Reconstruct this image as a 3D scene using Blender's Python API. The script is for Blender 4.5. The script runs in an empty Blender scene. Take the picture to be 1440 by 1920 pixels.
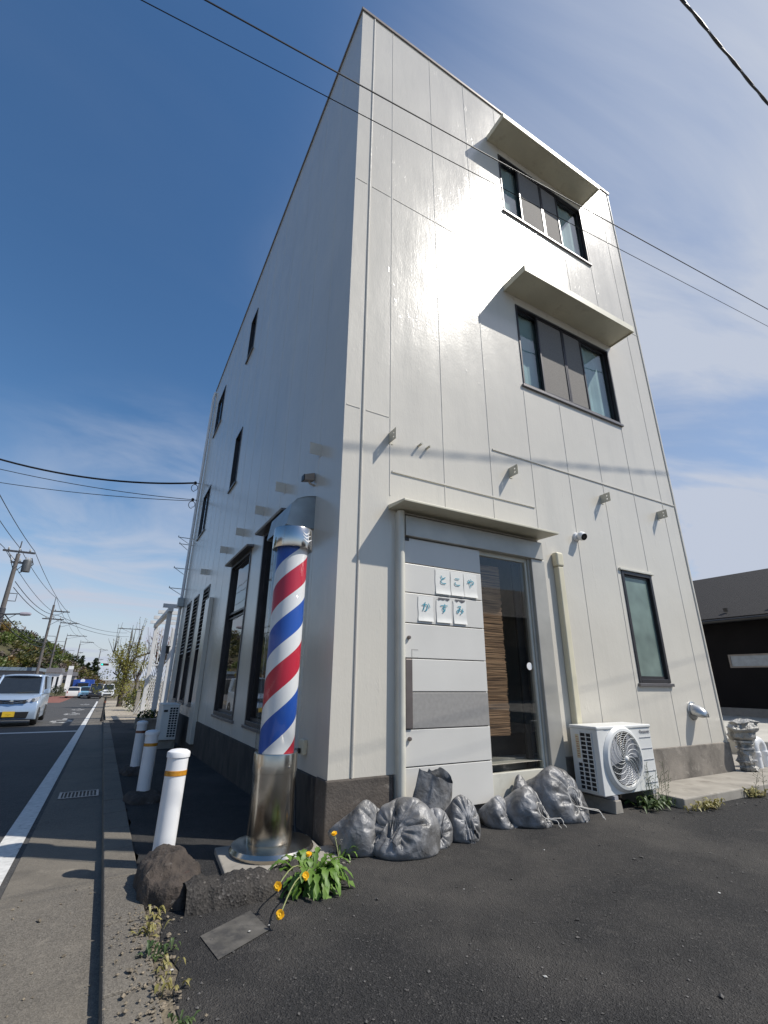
import bpy, bmesh, math, random
from mathutils import Vector, Matrix, noise, Euler
R_ = math.radians
C = bpy.context.scene.collection
scene = bpy.context.scene

# ------------------------------------------------------------------ camera
cam_d = bpy.data.cameras.new('camera'); cam = bpy.data.objects.new('camera', cam_d); C.objects.link(cam)
cam_d.sensor_fit = 'VERTICAL'; cam_d.sensor_height = 36.0; cam_d.lens = 36.0*869.89/1920
cam_d.clip_start = 0.05; cam_d.clip_end = 3000
def cam_pose(yaw, pitch, roll, loc):
    f = Vector((math.sin(yaw)*math.cos(pitch), math.cos(yaw)*math.cos(pitch), math.sin(pitch)))
    r = Vector((math.cos(yaw), -math.sin(yaw), 0)); u = r.cross(f)
    r2 = math.cos(roll)*r+math.sin(roll)*u; u2 = -math.sin(roll)*r+math.cos(roll)*u
    m = Matrix((( r2.x, u2.x, -f.x, loc[0]), (r2.y, u2.y, -f.y, loc[1]), (r2.z, u2.z, -f.z, loc[2]), (0, 0, 0, 1)))
    cam.matrix_world = m
cam_pose(.509283, .350633, .0115903, (-1.56526, -3.61978, 1.1))
scene.camera = cam

# ------------------------------------------------------------------ sun, sky, exposure
SUN = Vector((.497, -.407, .766)).normalized()
sun_d = bpy.data.lights.new('sun', 'SUN'); sun = bpy.data.objects.new('sun', sun_d); C.objects.link(sun)
sun_d.energy = 4.2; sun_d.angle = R_(.53); sun_d.color = (1.0, .955, .88)
sun.rotation_euler = SUN.to_track_quat('Z', 'Y').to_euler(); sun.location = SUN*60
scene.view_settings.view_transform = 'Standard'; scene.view_settings.look = 'None'
scene.view_settings.exposure = .22; scene.view_settings.gamma = 1.0
world = bpy.data.worlds.new('World'); scene.world = world; world.use_nodes = True
def build_world():
    nt = world.node_tree; nt.nodes.clear(); N = nt.nodes.new; L = nt.links.new
    out = N('ShaderNodeOutputWorld'); bg = N('ShaderNodeBackground'); bg.inputs[1].default_value = .105
    sky = N('ShaderNodeTexSky'); sky.sky_type = 'NISHITA'; sky.sun_disc = False
    sky.sun_elevation = R_(50); sky.sun_rotation = math.atan2(SUN.x, SUN.y); sky.air_density = 1.0; sky.dust_density = .5; sky.ozone_density = 1.0
    tc = N('ShaderNodeTexCoord')
    sep = N('ShaderNodeSeparateXYZ'); L(tc.outputs['Generated'], sep.inputs[0])
    def M(op, a, b=None, c=None, clamp=False):
        n = N('ShaderNodeMath'); n.operation = op; n.use_clamp = clamp
        for i, x in enumerate((a, b, c)):
            if x is None: continue
            if isinstance(x, (int, float)): n.inputs[i].default_value = x
            else: L(x, n.inputs[i])
        return n.outputs[0]
    zz = M('ADD', M('MAXIMUM', sep.outputs[2], 0.0), .12)
    px = M('DIVIDE', sep.outputs[0], zz); py = M('DIVIDE', sep.outputs[1], zz)
    cmb = N('ShaderNodeCombineXYZ'); L(px, cmb.inputs[0]); L(py, cmb.inputs[1])
    def cloud(rot, scl, lo, hi, seed, dist, det=8):
        mp = N('ShaderNodeMapping'); mp.inputs['Rotation'].default_value = (0, 0, rot); mp.inputs['Scale'].default_value = (scl[0], scl[1], 1); mp.inputs['Location'].default_value = (seed, seed*.7, seed)
        L(cmb.outputs[0], mp.inputs[0])
        n = N('ShaderNodeTexNoise'); n.inputs['Scale'].default_value = 1; n.inputs['Detail'].default_value = det; n.inputs['Roughness'].default_value = .56; n.inputs['Distortion'].default_value = dist
        L(mp.outputs[0], n.inputs['Vector'])
        mr = N('ShaderNodeMapRange'); mr.interpolation_type = 'SMOOTHSTEP'; mr.inputs[1].default_value = lo; mr.inputs[2].default_value = hi; L(n.outputs[0], mr.inputs[0])
        return mr.outputs[0]
    def blob(d, p0, p1):           # broad patch of sky round a compass direction
        d = Vector(d).normalized(); vm = N('ShaderNodeVectorMath'); vm.operation = 'DOT_PRODUCT'
        L(tc.outputs['Generated'], vm.inputs[0]); vm.inputs[1].default_value = d
        mr = N('ShaderNodeMapRange'); mr.interpolation_type = 'SMOOTHSTEP'; mr.inputs[1].default_value = p0; mr.inputs[2].default_value = p1; L(vm.outputs['Value'], mr.inputs[0])
        return mr.outputs[0]
    c1 = cloud(R_(-38), (.55, 1.5), .40, .72, 3.1, .9)
    c2 = cloud(R_(20), (1.1, 1.2), .42, .66, 7.7, .6)
    right = blob((.80, .42, .42), .62, .93); low = blob((.03, .95, .20), .93, .998)
    w1 = M('MULTIPLY', c1, M('ADD', M('MULTIPLY', right, 1.15), .06))
    w2 = M('MULTIPLY', c2, M('MULTIPLY', low, .55))
    veil = M('MULTIPLY', blob((.86, .25, .45), .55, 1.0), .36)
    hz = N('ShaderNodeMapRange'); hz.interpolation_type = 'SMOOTHSTEP'; hz.inputs[1].default_value = .34; hz.inputs[2].default_value = -.02; hz.inputs[3].default_value = 0; hz.inputs[4].default_value = .82; L(sep.outputs[2], hz.inputs[0])
    w = M('ADD', M('ADD', w1, w2), M('ADD', veil, hz.outputs[0]), clamp=True)
    mix = N('ShaderNodeMix'); mix.data_type = 'RGBA'; L(w, mix.inputs['Factor'])
    hsv = N('ShaderNodeHueSaturation'); hsv.inputs['Saturation'].default_value = 1.25; hsv.inputs['Value'].default_value = 1.06
    L(sky.outputs[0], hsv.inputs['Color']); L(hsv.outputs[0], mix.inputs[6]); mix.inputs[7].default_value = (4.3, 4.75, 5.7, 1)
    L(mix.outputs[2], bg.inputs[0]); L(bg.outputs[0], out.inputs[0])
build_world()

# ------------------------------------------------------------------ helpers
class MB:
    def __init__(s): s.v = []; s.f = []; s.m = []; s.mi = 0
    def add(s, vs, fs):
        o = len(s.v); s.v += [tuple(p) for p in vs]
        for f in fs: s.f.append(tuple(i+o for i in f)); s.m.append(s.mi)
    def box(s, a, b, M=None):
        (x0, y0, z0), (x1, y1, z1) = a, b
        p = [Vector(q) for q in ((x0,y0,z0),(x1,y0,z0),(x1,y1,z0),(x0,y1,z0),(x0,y0,z1),(x1,y0,z1),(x1,y1,z1),(x0,y1,z1))]
        if M is not None: p = [M @ q for q in p]
        s.add(p, [(0,3,2,1),(4,5,6,7),(0,1,5,4),(1,2,6,5),(2,3,7,6),(3,0,4,7)])
    def hexa(s, p): s.add(p, [(0,3,2,1),(4,5,6,7),(0,1,5,4),(1,2,6,5),(2,3,7,6),(3,0,4,7)])
    def quad(s, *p): s.add(p, [tuple(range(len(p)))])
    def prism(s, poly, d0, d1, fn):       # polygon (a,b) swept from d0 to d1; fn(a,b,d) -> point
        n = len(poly); vs = [fn(a, b, d0) for a, b in poly]+[fn(a, b, d1) for a, b in poly]
        s.add(vs, [tuple(range(n))[::-1], tuple(range(n, 2*n))]+[(i, (i+1) % n, n+(i+1) % n, n+i) for i in range(n)])
    def tube(s, pts, r, n=8, cap=True):
        pts = [Vector(p) for p in pts]; rr = r if isinstance(r, (list, tuple)) else [r]*len(pts)
        ref = Vector((0, 0, 1)); vs = []; last = None
        for i, p in enumerate(pts):
            t = (pts[min(i+1, len(pts)-1)]-pts[max(i-1, 0)])
            t = t.normalized() if t.length > 1e-9 else Vector((0, 0, 1))
            a = last if last is not None else (t.cross(ref) if abs(t.dot(ref)) < .95 else t.cross(Vector((1, 0, 0))))
            a = (a-t*a.dot(t)); a = a.normalized() if a.length > 1e-9 else t.orthogonal().normalized()
            last = a; b = t.cross(a)
            for k in range(n):
                th = 2*math.pi*k/n; vs.append(p+(a*math.cos(th)+b*math.sin(th))*rr[i])
        fs = []
        for i in range(len(pts)-1):
            for k in range(n): fs.append((i*n+k, i*n+(k+1) % n, (i+1)*n+(k+1) % n, (i+1)*n+k))
        if cap: fs += [tuple(range(n))[::-1], tuple(range((len(pts)-1)*n, len(pts)*n))]
        s.add(vs, fs)
    def lathe(s, prof, n=24, c=(0, 0, 0), M=None):
        vs = []; c = Vector(c)
        for r, z in prof:
            for k in range(n):
                th = 2*math.pi*k/n; p = Vector((r*math.cos(th), r*math.sin(th), z))
                if M is not None: p = M @ p
                vs.append(p+c)
        fs = [(i*n+k, i*n+(k+1) % n, (i+1)*n+(k+1) % n, (i+1)*n+k) for i in range(len(prof)-1) for k in range(n)]
        if prof[0][0] > 1e-6: fs.append(tuple(range(n))[::-1])
        if prof[-1][0] > 1e-6: fs.append(tuple(range((len(prof)-1)*n, len(prof)*n)))
        s.add(vs, fs)
    def build(s, name, mat, parent=None, loc=(0, 0, 0), smooth=None, bevel=0, bseg=2, fixn=True, weld=False):
        me = bpy.data.meshes.new(name); me.from_pydata(s.v, [], s.f)
        for m in (mat if isinstance(mat, (list, tuple)) else [mat]): me.materials.append(m)
        if any(s.m): me.polygons.foreach_set('material_index', s.m)
        if fixn or weld:
            bm = bmesh.new(); bm.from_mesh(me)
            if weld: bmesh.ops.remove_doubles(bm, verts=bm.verts, dist=1e-5)
            if fixn: bmesh.ops.recalc_face_normals(bm, faces=bm.faces)
            bm.to_mesh(me); bm.free()
        if smooth is not None:
            me.polygons.foreach_set('use_smooth', [True]*len(me.polygons))
            if smooth < 180: me.set_sharp_from_angle(angle=R_(smooth))
        o = bpy.data.objects.new(name, me); C.objects.link(o); o.location = loc
        if parent is not None: o.parent = parent
        if bevel:
            b = o.modifiers.new('bevel', 'BEVEL'); b.width = bevel; b.segments = bseg; b.limit_method = 'ANGLE'; b.angle_limit = R_(40)
        return o
def tag(o, label=None, cat=None, group=None, kind=None):
    if label: o['label'] = label
    if cat: o['category'] = cat
    if group: o['group'] = group
    if kind: o['kind'] = kind
    return o
def thing(name, label, cat, loc=(0, 0, 0), rotz=0, group=None):
    o = bpy.data.objects.new(name, None); C.objects.link(o); o.location = loc; o.rotation_euler = (0, 0, rotz); o.empty_display_size = .2
    return tag(o, label, cat, group)
def struct(name, mb, mat, **k): return tag(mb.build(name, mat, **k), kind='structure')

# ------------------------------------------------------------------ materials
def mat(name, base, rough=.5, metal=0, var=(8, .12, 4), bump=None, spec=.5, coat=0, coat_rough=.1, rvar=0, var2=None, stretch=None, sheen=0):
    """var=(scale, amount, detail) mottles the base; var2=(scale, colour, lo, hi) lays irregular stains; bump=[(scale, strength, dist)]"""
    m = bpy.data.materials.new(name); m.use_nodes = True; nt = m.node_tree; N = nt.nodes.new; L = nt.links.new
    b = nt.nodes['Principled BSDF']; b.inputs['Roughness'].default_value = rough; b.inputs['Metallic'].default_value = metal
    b.inputs['Specular IOR Level'].default_value = spec; b.inputs['Coat Weight'].default_value = coat; b.inputs['Coat Roughness'].default_value = coat_rough
    b.inputs['Sheen Weight'].default_value = sheen
    tc = N('ShaderNodeTexCoord'); vec = tc.outputs['Object']
    if stretch:
        mp = N('ShaderNodeMapping'); mp.inputs['Scale'].default_value = stretch; L(vec, mp.inputs[0]); svec = mp.outputs[0]
    else: svec = vec
    n = N('ShaderNodeTexNoise'); n.inputs['Scale'].default_value = var[0]; n.inputs['Detail'].default_value = var[2]; L(svec, n.inputs['Vector'])
    mx = N('ShaderNodeMix'); mx.data_type = 'RGBA'; a = var[1]
    mx.inputs[6].default_value = (*[c*(1-a) for c in base], 1); mx.inputs[7].default_value = (*[min(1, c*(1+a)) for c in base], 1)
    mr = N('ShaderNodeMapRange'); mr.inputs[1].default_value = .3; mr.inputs[2].default_value = .7; L(n.outputs[0], mr.inputs[0]); L(mr.outputs[0], mx.inputs[0])
    col = mx.outputs[2]
    for vv in (var2 if isinstance(var2, list) else [var2] if var2 else []):
        n2 = N('ShaderNodeTexNoise'); n2.inputs['Scale'].default_value = vv[0]; n2.inputs['Detail'].default_value = 6; n2.inputs['Roughness'].default_value = .62; L(svec, n2.inputs['Vector'])
        mr2 = N('ShaderNodeMapRange'); mr2.inputs[1].default_value = vv[2]; mr2.inputs[2].default_value = vv[3]; L(n2.outputs[0], mr2.inputs[0])
        mx2 = N('ShaderNodeMix'); mx2.data_type = 'RGBA'; L(mr2.outputs[0], mx2.inputs[0]); L(col, mx2.inputs[6]); mx2.inputs[7].default_value = (*vv[1], 1); col = mx2.outputs[2]
    L(col, b.inputs['Base Color'])
    if rvar:
        mr3 = N('ShaderNodeMapRange'); mr3.inputs[3].default_value = max(0, rough-rvar); mr3.inputs[4].default_value = min(1, rough+rvar); L(n.outputs[0], mr3.inputs[0]); L(mr3.outputs[0], b.inputs['Roughness'])
    prev = None
    for sc, st, di in (bump or []):
        nb = N('ShaderNodeTexNoise'); nb.inputs['Scale'].default_value = sc; nb.inputs['Detail'].default_value = 5; nb.inputs['Roughness'].default_value = .6; L(svec, nb.inputs['Vector'])
        bp = N('ShaderNodeBump'); bp.inputs['Strength'].default_value = st; bp.inputs['Distance'].default_value = di; L(nb.outputs[0], bp.inputs['Height'])
        if prev is not None: L(prev, bp.inputs['Normal'])
        prev = bp.outputs[0]
    if prev is not None: L(prev, b.inputs['Normal'])
    return m
def thin_glass(name, tint=(.55, .6, .6), rough=.02, boost=1.0):
    m = bpy.data.materials.new(name); m.use_nodes = True; nt = m.node_tree; nt.nodes.clear(); N = nt.nodes.new; L = nt.links.new
    out = N('ShaderNodeOutputMaterial'); tr = N('ShaderNodeBsdfTransparent'); tr.inputs[0].default_value = (*tint, 1)
    gl = N('ShaderNodeBsdfGlossy'); gl.inputs['Roughness'].default_value = rough
    lw = N('ShaderNodeLayerWeight'); lw.inputs[0].default_value = .5; p5 = N('ShaderNodeMath'); p5.operation = 'POWER'; L(lw.outputs['Facing'], p5.inputs[0]); p5.inputs[1].default_value = 4.5; fr = N('ShaderNodeMath'); fr.operation = 'MULTIPLY_ADD'; fr.inputs[1].default_value = .92; fr.inputs[2].default_value = .06; L(p5.outputs[0], fr.inputs[0])
    mu = N('ShaderNodeMath'); mu.operation = 'MULTIPLY'; mu.use_clamp = True; mu.inputs[1].default_value = boost; L(fr.outputs[0], mu.inputs[0])
    n = N('ShaderNodeTexNoise'); n.inputs['Scale'].default_value = 1.3; bp = N('ShaderNodeBump'); bp.inputs['Strength'].default_value = .02; bp.inputs['Distance'].default_value = .05
    L(n.outputs[0], bp.inputs['Height']); L(bp.outputs[0], gl.inputs['Normal'])
    mx = N('ShaderNodeMixShader'); L(mu.outputs[0], mx.inputs[0]); L(tr.outputs[0], mx.inputs[1]); L(gl.outputs[0], mx.inputs[2]); L(mx.outputs[0], out.inputs[0])
    return m
def leaf_mat(name, c1, c2, scale=6, trans=.35):
    m = bpy.data.materials.new(name); m.use_nodes = True; nt = m.node_tree; N = nt.nodes.new; L = nt.links.new
    b = nt.nodes['Principled BSDF']; out = nt.nodes['Material Output']; b.inputs['Roughness'].default_value = .5
    tc = N('ShaderNodeTexCoord'); n = N('ShaderNodeTexNoise'); n.inputs['Scale'].default_value = scale; n.inputs['Detail'].default_value = 3; L(tc.outputs['Object'], n.inputs['Vector'])
    mr = N('ShaderNodeMapRange'); mr.inputs[1].default_value = .35; mr.inputs[2].default_value = .65; L(n.outputs[0], mr.inputs[0])
    mx = N('ShaderNodeMix'); mx.data_type = 'RGBA'; mx.inputs[6].default_value = (*c1, 1); mx.inputs[7].default_value = (*c2, 1); L(mr.outputs[0], mx.inputs[0]); L(mx.outputs[2], b.inputs['Base Color'])
    t = N('ShaderNodeBsdfTranslucent'); L(mx.outputs[2], t.inputs[0]); ms = N('ShaderNodeMixShader'); ms.inputs[0].default_value = trans
    L(b.outputs[0], ms.inputs[1]); L(t.outputs[0], ms.inputs[2]); L(ms.outputs[0], out.inputs[0])
    return m

def wall_paint():
    """gloss paint over old concrete panels: brush drag, runs, chips and blisters under the film"""
    m = bpy.data.materials.new('gloss_wall_paint'); m.use_nodes = True; nt = m.node_tree; N = nt.nodes.new; L = nt.links.new
    b = nt.nodes['Principled BSDF']; b.inputs['Roughness'].default_value = .36; b.inputs['Specular IOR Level'].default_value = .5
    tc = N('ShaderNodeTexCoord'); vec = tc.outputs['Object']
    def nz(scale, st=(1, 1, 1), det=4, rough=.55):
        mp = N('ShaderNodeMapping'); mp.inputs['Scale'].default_value = st; L(vec, mp.inputs[0])
        n = N('ShaderNodeTexNoise'); n.inputs['Scale'].default_value = scale; n.inputs['Detail'].default_value = det; n.inputs['Roughness'].default_value = rough; L(mp.outputs[0], n.inputs['Vector']); return n.outputs[0]
    def mrange(x, a, c, lo=0, hi=1):
        r = N('ShaderNodeMapRange'); r.inputs[1].default_value = a; r.inputs[2].default_value = c; r.inputs[3].default_value = lo; r.inputs[4].default_value = hi; L(x, r.inputs[0]); return r.outputs[0]
    def mix(f, a, c):
        x = N('ShaderNodeMix'); x.data_type = 'RGBA'; L(f, x.inputs[0])
        if isinstance(a, tuple): x.inputs[6].default_value = (*a, 1)
        else: L(a, x.inputs[6])
        x.inputs[7].default_value = (*c, 1); return x.outputs[2]
    col = mix(mrange(nz(.9, det=5), .3, .7), (.58, .545, .475), (.64, .60, .52))
    col = mix(mrange(nz(3, (1, 1, .18), 5), .56, .78, 0, .45), col, (.46, .44, .39))
    col = mix(mrange(nz(9, (1, 1, .05), 4), .64, .82, 0, .16), col, (.40, .38, .33))
    L(col, b.inputs['Base Color'])
    L(mrange(nz(2.2, (1, 1, .35), 5), .3, .7, .165, .255), b.inputs['Roughness'])
    prev = None
    # fine roller texture, vertical drag, sparse chips
    chip = mrange(nz(13, (1, .5, .4), 5), .60, .78)
    patch = mrange(nz(1.4, (1, 1, .8), 2), .48, .62)
    mu = N('ShaderNodeMath'); mu.operation = 'MULTIPLY'; L(chip, mu.inputs[0]); L(patch, mu.inputs[1])
    for h, st, di in ((nz(60, (1, 1, .45), 3), .32, .003), (nz(17, (1, 1, .25), 4), .22, .006), (nz(7, (1, 1, .14), 4), .12, .012), (mu.outputs[0], .4, .006), (nz(1.2), .10, .05)):
        bp = N('ShaderNodeBump'); bp.inputs['Strength'].default_value = st; bp.inputs['Distance'].default_value = di; L(h, bp.inputs['Height'])
        if prev is not None: L(prev, bp.inputs['Normal'])
        prev = bp.outputs[0]
    L(prev, b.inputs['Normal'])
    return m
M = {}
M['wall'] = wall_paint()
M['trim'] = mat('cream_trim_paint', (.60, .58, .50), .4, var=(3, .08, 4), bump=[(40, .15, .003)], var2=(5, (.40, .37, .30), .60, .85))
M['cream'] = mat('aged_cream_plastic', (.62, .57, .42), .42, var=(3, .08, 4))
M['coping'] = mat('roof_edge_metal', (.20, .17, .15), .45, metal=.3)
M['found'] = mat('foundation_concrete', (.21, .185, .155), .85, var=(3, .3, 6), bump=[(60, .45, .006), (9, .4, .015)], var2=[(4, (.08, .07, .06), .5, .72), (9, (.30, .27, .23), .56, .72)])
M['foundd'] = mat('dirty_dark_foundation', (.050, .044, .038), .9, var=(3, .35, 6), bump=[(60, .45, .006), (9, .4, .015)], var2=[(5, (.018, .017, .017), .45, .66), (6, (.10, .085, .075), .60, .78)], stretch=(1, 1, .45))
M['foundm'] = mat('stained_brown_foundation', (.105, .088, .074), .85, var=(4, .35, 6), bump=[(50, .6, .008), (9, .4, .015)], var2=[(4, (.045, .038, .034), .48, .70), (11, (.19, .165, .14), .60, .74)])
M['frame'] = mat('bronze_window_frame', (.045, .042, .045), .38, metal=.4, var=(6, .15, 3))
M['sill'] = mat('grey_sill_metal', (.16, .15, .15), .4, metal=.5)
M['glass'] = thin_glass('clear_window_glass', (.72, .80, .80), .01, 1.25)
M['dglass'] = thin_glass('dark_door_glass', (.80, .82, .80), .012, 1.15)
M['frost'] = mat('frosted_glass', (.17, .225, .195), .22, var=(2.2, .35, 3), bump=[(220, .12, .002)])
M['screen'] = mat('insect_screen_mesh', (.18, .165, .148), .8, var=(60, .12, 2))
M['curtain'] = mat('pale_curtain', (.46, .55, .54), .8, var=(1.4, .2, 3))
M['dark'] = mat('dark_void', (.012, .012, .014), .7)
M['interior'] = mat('dim_interior_wall', (.22, .21, .19), .8)
M['doorp'] = mat('painted_door_panel', (.63, .61, .565), .38, var=(2, .04, 4), bump=[(50, .05, .002)])
M['doorg'] = mat('grey_door_panel', (.31, .295, .275), .45, var=(30, .08, 3))
M['doorh'] = mat('brown_grey_handle_bar', (.17, .145, .135), .35, metal=.4)
M['header'] = mat('aluminium_header', (.42, .40, .355), .42, metal=.3, var=(3, .12, 5))
M['canopy'] = mat('canopy_paint', (.52, .49, .38), .45, var=(2.5, .12, 5), var2=(5, (.32, .28, .20), .58, .85))
M['galv'] = mat('galvanised_sheet', (.34, .37, .38), .42, metal=.65, var=(6, .15, 5))
M['steelb'] = mat('painted_steel_bracket', (.52, .49, .40), .45)
M['patch'] = mat('yellowed_filler_patch', (.50, .46, .36), .6, var=(5, .2, 5))
M['chrome'] = mat('stainless_steel', (.58, .56, .53), .16, metal=1, var=(3, .12, 4), rvar=.05, stretch=(1, 1, .15), bump=[(6, .04, .01)])
M['chromed'] = mat('weathered_stainless_steel', (.47, .44, .39), .22, metal=1, var=(4, .28, 6), rvar=.09, bump=[(7, .10, .012)], var2=(9, (.22, .16, .10), .58, .82))
M['white'] = mat('white_paint', (.74, .74, .74), .4, var=(4, .05, 4), var2=(14, (.45, .43, .40), .68, .85))
M['acwhite'] = mat('white_appliance_enamel', (.70, .70, .67), .35, var=(2, .05, 4))
M['acshade'] = mat('grey_fan_shroud', (.33, .33, .35), .45)
M['black'] = mat('black_plastic', (.015, .015, .016), .45)
M['paper'] = mat('white_paper', (.72, .71, .67), .6, var=(4, .03, 3), bump=[(12, .15, .01)])
M['teal'] = mat('teal_ink', (.03, .27, .37), .5, var=(30, .2, 3))
M['bamboo'] = None
# ------------------------------------------------------------------ terrain
def gz(y):
    if y <= 0: return 0.0
    if y <= 40: return -.022*y
    if y <= 90:
        u = (y-40)/50; return -.88-.55*(2*u-u*u)
    return -1.43
def sheet(mb, x0, x1, y0, y1, off, nx=1, step=2.5):
    ys = [y0]; 
    while ys[-1] < y1-1e-6: ys.append(min(y1, ys[-1]+(step if ys[-1] < 100 else 200)))
    if y0 < 0 < y1 and 0 not in ys: ys = sorted(ys+[0])
    xs = [x0+(x1-x0)*i/nx for i in range(nx+1)]; n = len(xs)
    vs = [(x, y, gz(y)+off) for y in ys for x in xs]
    mb.add(vs, [(j*n+i, j*n+i+1, (j+1)*n+i+1, (j+1)*n+i) for j in range(len(ys)-1) for i in range(nx)])
def asphalt(name, base, speck, dusty, agg=130, fine=.5, lo=.50, hi=.70):
    m = bpy.data.materials.new(name); m.use_nodes = True; nt = m.node_tree; N = nt.nodes.new; L = nt.links.new
    b = nt.nodes['Principled BSDF']; b.inputs['Roughness'].default_value = .82; b.inputs['Specular IOR Level'].default_value = .35
    tc = N('ShaderNodeTexCoord'); vec = tc.outputs['Object']
    def nz(s, det=5, ro=.6):
        n = N('ShaderNodeTexNoise'); n.inputs['Scale'].default_value = s; n.inputs['Detail'].default_value = det; n.inputs['Roughness'].default_value = ro; L(vec, n.inputs['Vector']); return n.outputs[0]
    def mr(x, a, c, lo=0, hi=1):
        r = N('ShaderNodeMapRange'); r.inputs[1].default_value = a; r.inputs[2].default_value = c; r.inputs[3].default_value = lo; r.inputs[4].default_value = hi; L(x, r.inputs[0]); return r.outputs[0]
    def mix(f, a, c):
        x = N('ShaderNodeMix'); x.data_type = 'RGBA'; L(f, x.inputs[0])
        if isinstance(a, tuple): x.inputs[6].default_value = (*a, 1)
        else: L(a, x.inputs[6])
        x.inputs[7].default_value = (*c, 1); return x.outputs[2]
    v = N('ShaderNodeTexVoronoi'); v.inputs['Scale'].default_value = agg; L(vec, v.inputs['Vector'])
    sp = N('ShaderNodeSeparateColor'); L(v.outputs['Color'], sp.inputs[0])
    d2 = tuple(c*.55 for c in base)
    col = mix(mr(sp.outputs[0], 0, 1), d2, tuple(c*1.35 for c in base))
    col = mix(mr(sp.outputs[1], .93, .97, 0, .8), col, speck)
    col = mix(mr(nz(.55, 6, .62), lo, hi, 0, .95), col, dusty)
    col = mix(mr(nz(2.6, 6, .65), .52, .72, 0, .5), col, tuple(c*.6 for c in base))
    col = mix(mr(nz(6, 5, .7), .60, .76, 0, .5), col, tuple(c*1.5 for c in dusty))
    L(col, b.inputs['Base Color'])
    prev = None
    for h, st, di in ((v.outputs['Distance'], .55*fine, .008), (nz(38), .5*fine, .01), (nz(3.2), .5, .03)):
        bp = N('ShaderNodeBump'); bp.inputs['Strength'].default_value = st; bp.inputs['Distance'].default_value = di; L(h, bp.inputs['Height'])
        if prev is not None: L(prev, bp.inputs['Normal'])
        prev = bp.outputs[0]
    L(prev, b.inputs['Normal'])
    return m
M['lot'] = asphalt('old_lot_asphalt', (.0225, .0218, .0218), (.08, .076, .072), (.072, .066, .059), 150, 1.4, .46, .70)
M['road'] = asphalt('road_asphalt', (.068, .066, .064), (.14, .13, .12), (.085, .08, .075), 150, .5)
M['berm'] = asphalt('rough_asphalt_kerb', (.040, .036, .032), (.12, .11, .10), (.065, .056, .046), 90, .9)
M['gutter'] = asphalt('gutter_concrete', (.140, .125, .104), (.22, .20, .17), (.19, .168, .135), 210, .45, .42, .72)
M['concrete'] = mat('pale_concrete', (.30, .275, .235), .85, var=(4, .2, 6), bump=[(70, .3, .004), (8, .3, .01)], var2=[(6, (.18, .16, .13), .55, .75)])
M['dirt'] = asphalt('dry_dirt', (.15, .125, .09), (.3, .27, .22), (.2, .17, .12), 60, 1.0)
M['gravel'] = asphalt('pale_gravel', (.36, .31, .24), (.55, .5, .42), (.42, .37, .28), 26, 1.5)
M['line'] = mat('road_paint_white', (.62, .61, .58), .6, var=(20, .15, 6), bump=[(90, .4, .004)], var2=(16, (.22, .21, .20), .60, .72))
M['linew'] = mat('worn_road_paint', (.60, .59, .56), .6, var=(20, .15, 6), var2=(5, (.12, .115, .11), .46, .56))
M['redroad'] = mat('red_road_surfacing', (.22, .085, .06), .8, var=(5, .2, 6), var2=(3, (.13, .07, .06), .5, .75))
# ------------------------------------------------------------------ ground, road, kerb
m = MB(); sheet(m, -400, 400, -60, 900, -.16, 1, 5); struct('ground', m, M['dirt'], fixn=False)
m = MB(); sheet(m, -1.02, 9.5, -40, 18.6, 0, 6); rj = random.Random(5); ys = [-40, -8]+[-8+.07*i for i in range(1, 150)]+[18.6]
for a, b in zip(ys, ys[1:]):
    ex = -.06 if a > -.45 else 0; ja, jb = [ex+(.035*noise.noise(Vector((0, q*4, 0)))+.012*noise.noise(Vector((3, q*19, 0)))) for q in (a, b)]
    m.quad((-1.13+ja, a, gz(a)+.001), (-1.02, a, gz(a)), (-1.02, b, gz(b)), (-1.13+jb, b, gz(b)+.001))
struct('parking_lot', m, M['lot'], fixn=False)
m = MB(); m.quad((-1.20, -12, -.004), (-1.05, -12, -.004), (-1.05, -.4, -.004), (-1.20, -.4, -.004)); struct('silt_strip', m, M['dirt'], fixn=False)
m = MB(); sheet(m, -8.2, -1.86, -45, 420, -.062, 3); struct('road', m, M['road'], fixn=False)
m = MB(); sheet(m, -1.86, -1.372, -45, 140, -.056); struct('gutter', m, M['gutter'], fixn=False)
m = MB()
y = -12.0
while y < 18.4:                                     # kerb blocks with open joints
    y2 = y+.6
    a, b = gz(y), gz(y2); j = .004
    z0 = -.3; h = random.Random(int(y*10)).uniform(-.004, .004)
    m.hexa([(-1.372, y+j, a+z0), (-1.19, y+j, a+z0), (-1.19, y2-j, b+z0), (-1.372, y2-j, b+z0), (-1.372, y+j, a+.006+h), (-1.19, y+j, a+.012+h), (-1.19, y2-j, b+.012+h), (-1.372, y2-j, b+.006+h)])
    y = y2
struct('kerb', m, M['gutter'], bevel=.008)
m = MB(); sheet(m, -8.9, -8.2, -40, 200, .05); sheet(m, -60, -8.9, -40, 30, .02); struct('far_pavement', m, M['gutter'], fixn=False)
m = MB(); sheet(m, -1.30, 14, 18.6, 60, .008, 3); struct('gravel_yard', m, M['gravel'], fixn=False)
m = MB(); sheet(m, -2.045, -1.895, -45, 60, -.0545); struct('edge_line', m, M['line'], fixn=False)
m = MB(); m.quad((-8.1, 13.75, gz(13.75)-.057), (-2.05, 13.75, gz(13.75)-.057), (-2.05, 14.15, gz(14.15)-.057), (-8.1, 14.15, gz(14.15)-.057)); struct('stop_line', m, M['line'], fixn=False)
m = MB(); sheet(m, -8.1, -5.2, 56, 95, -.057); struct('red_surfacing', m, M['redroad'], fixn=False)
m = MB()
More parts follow.
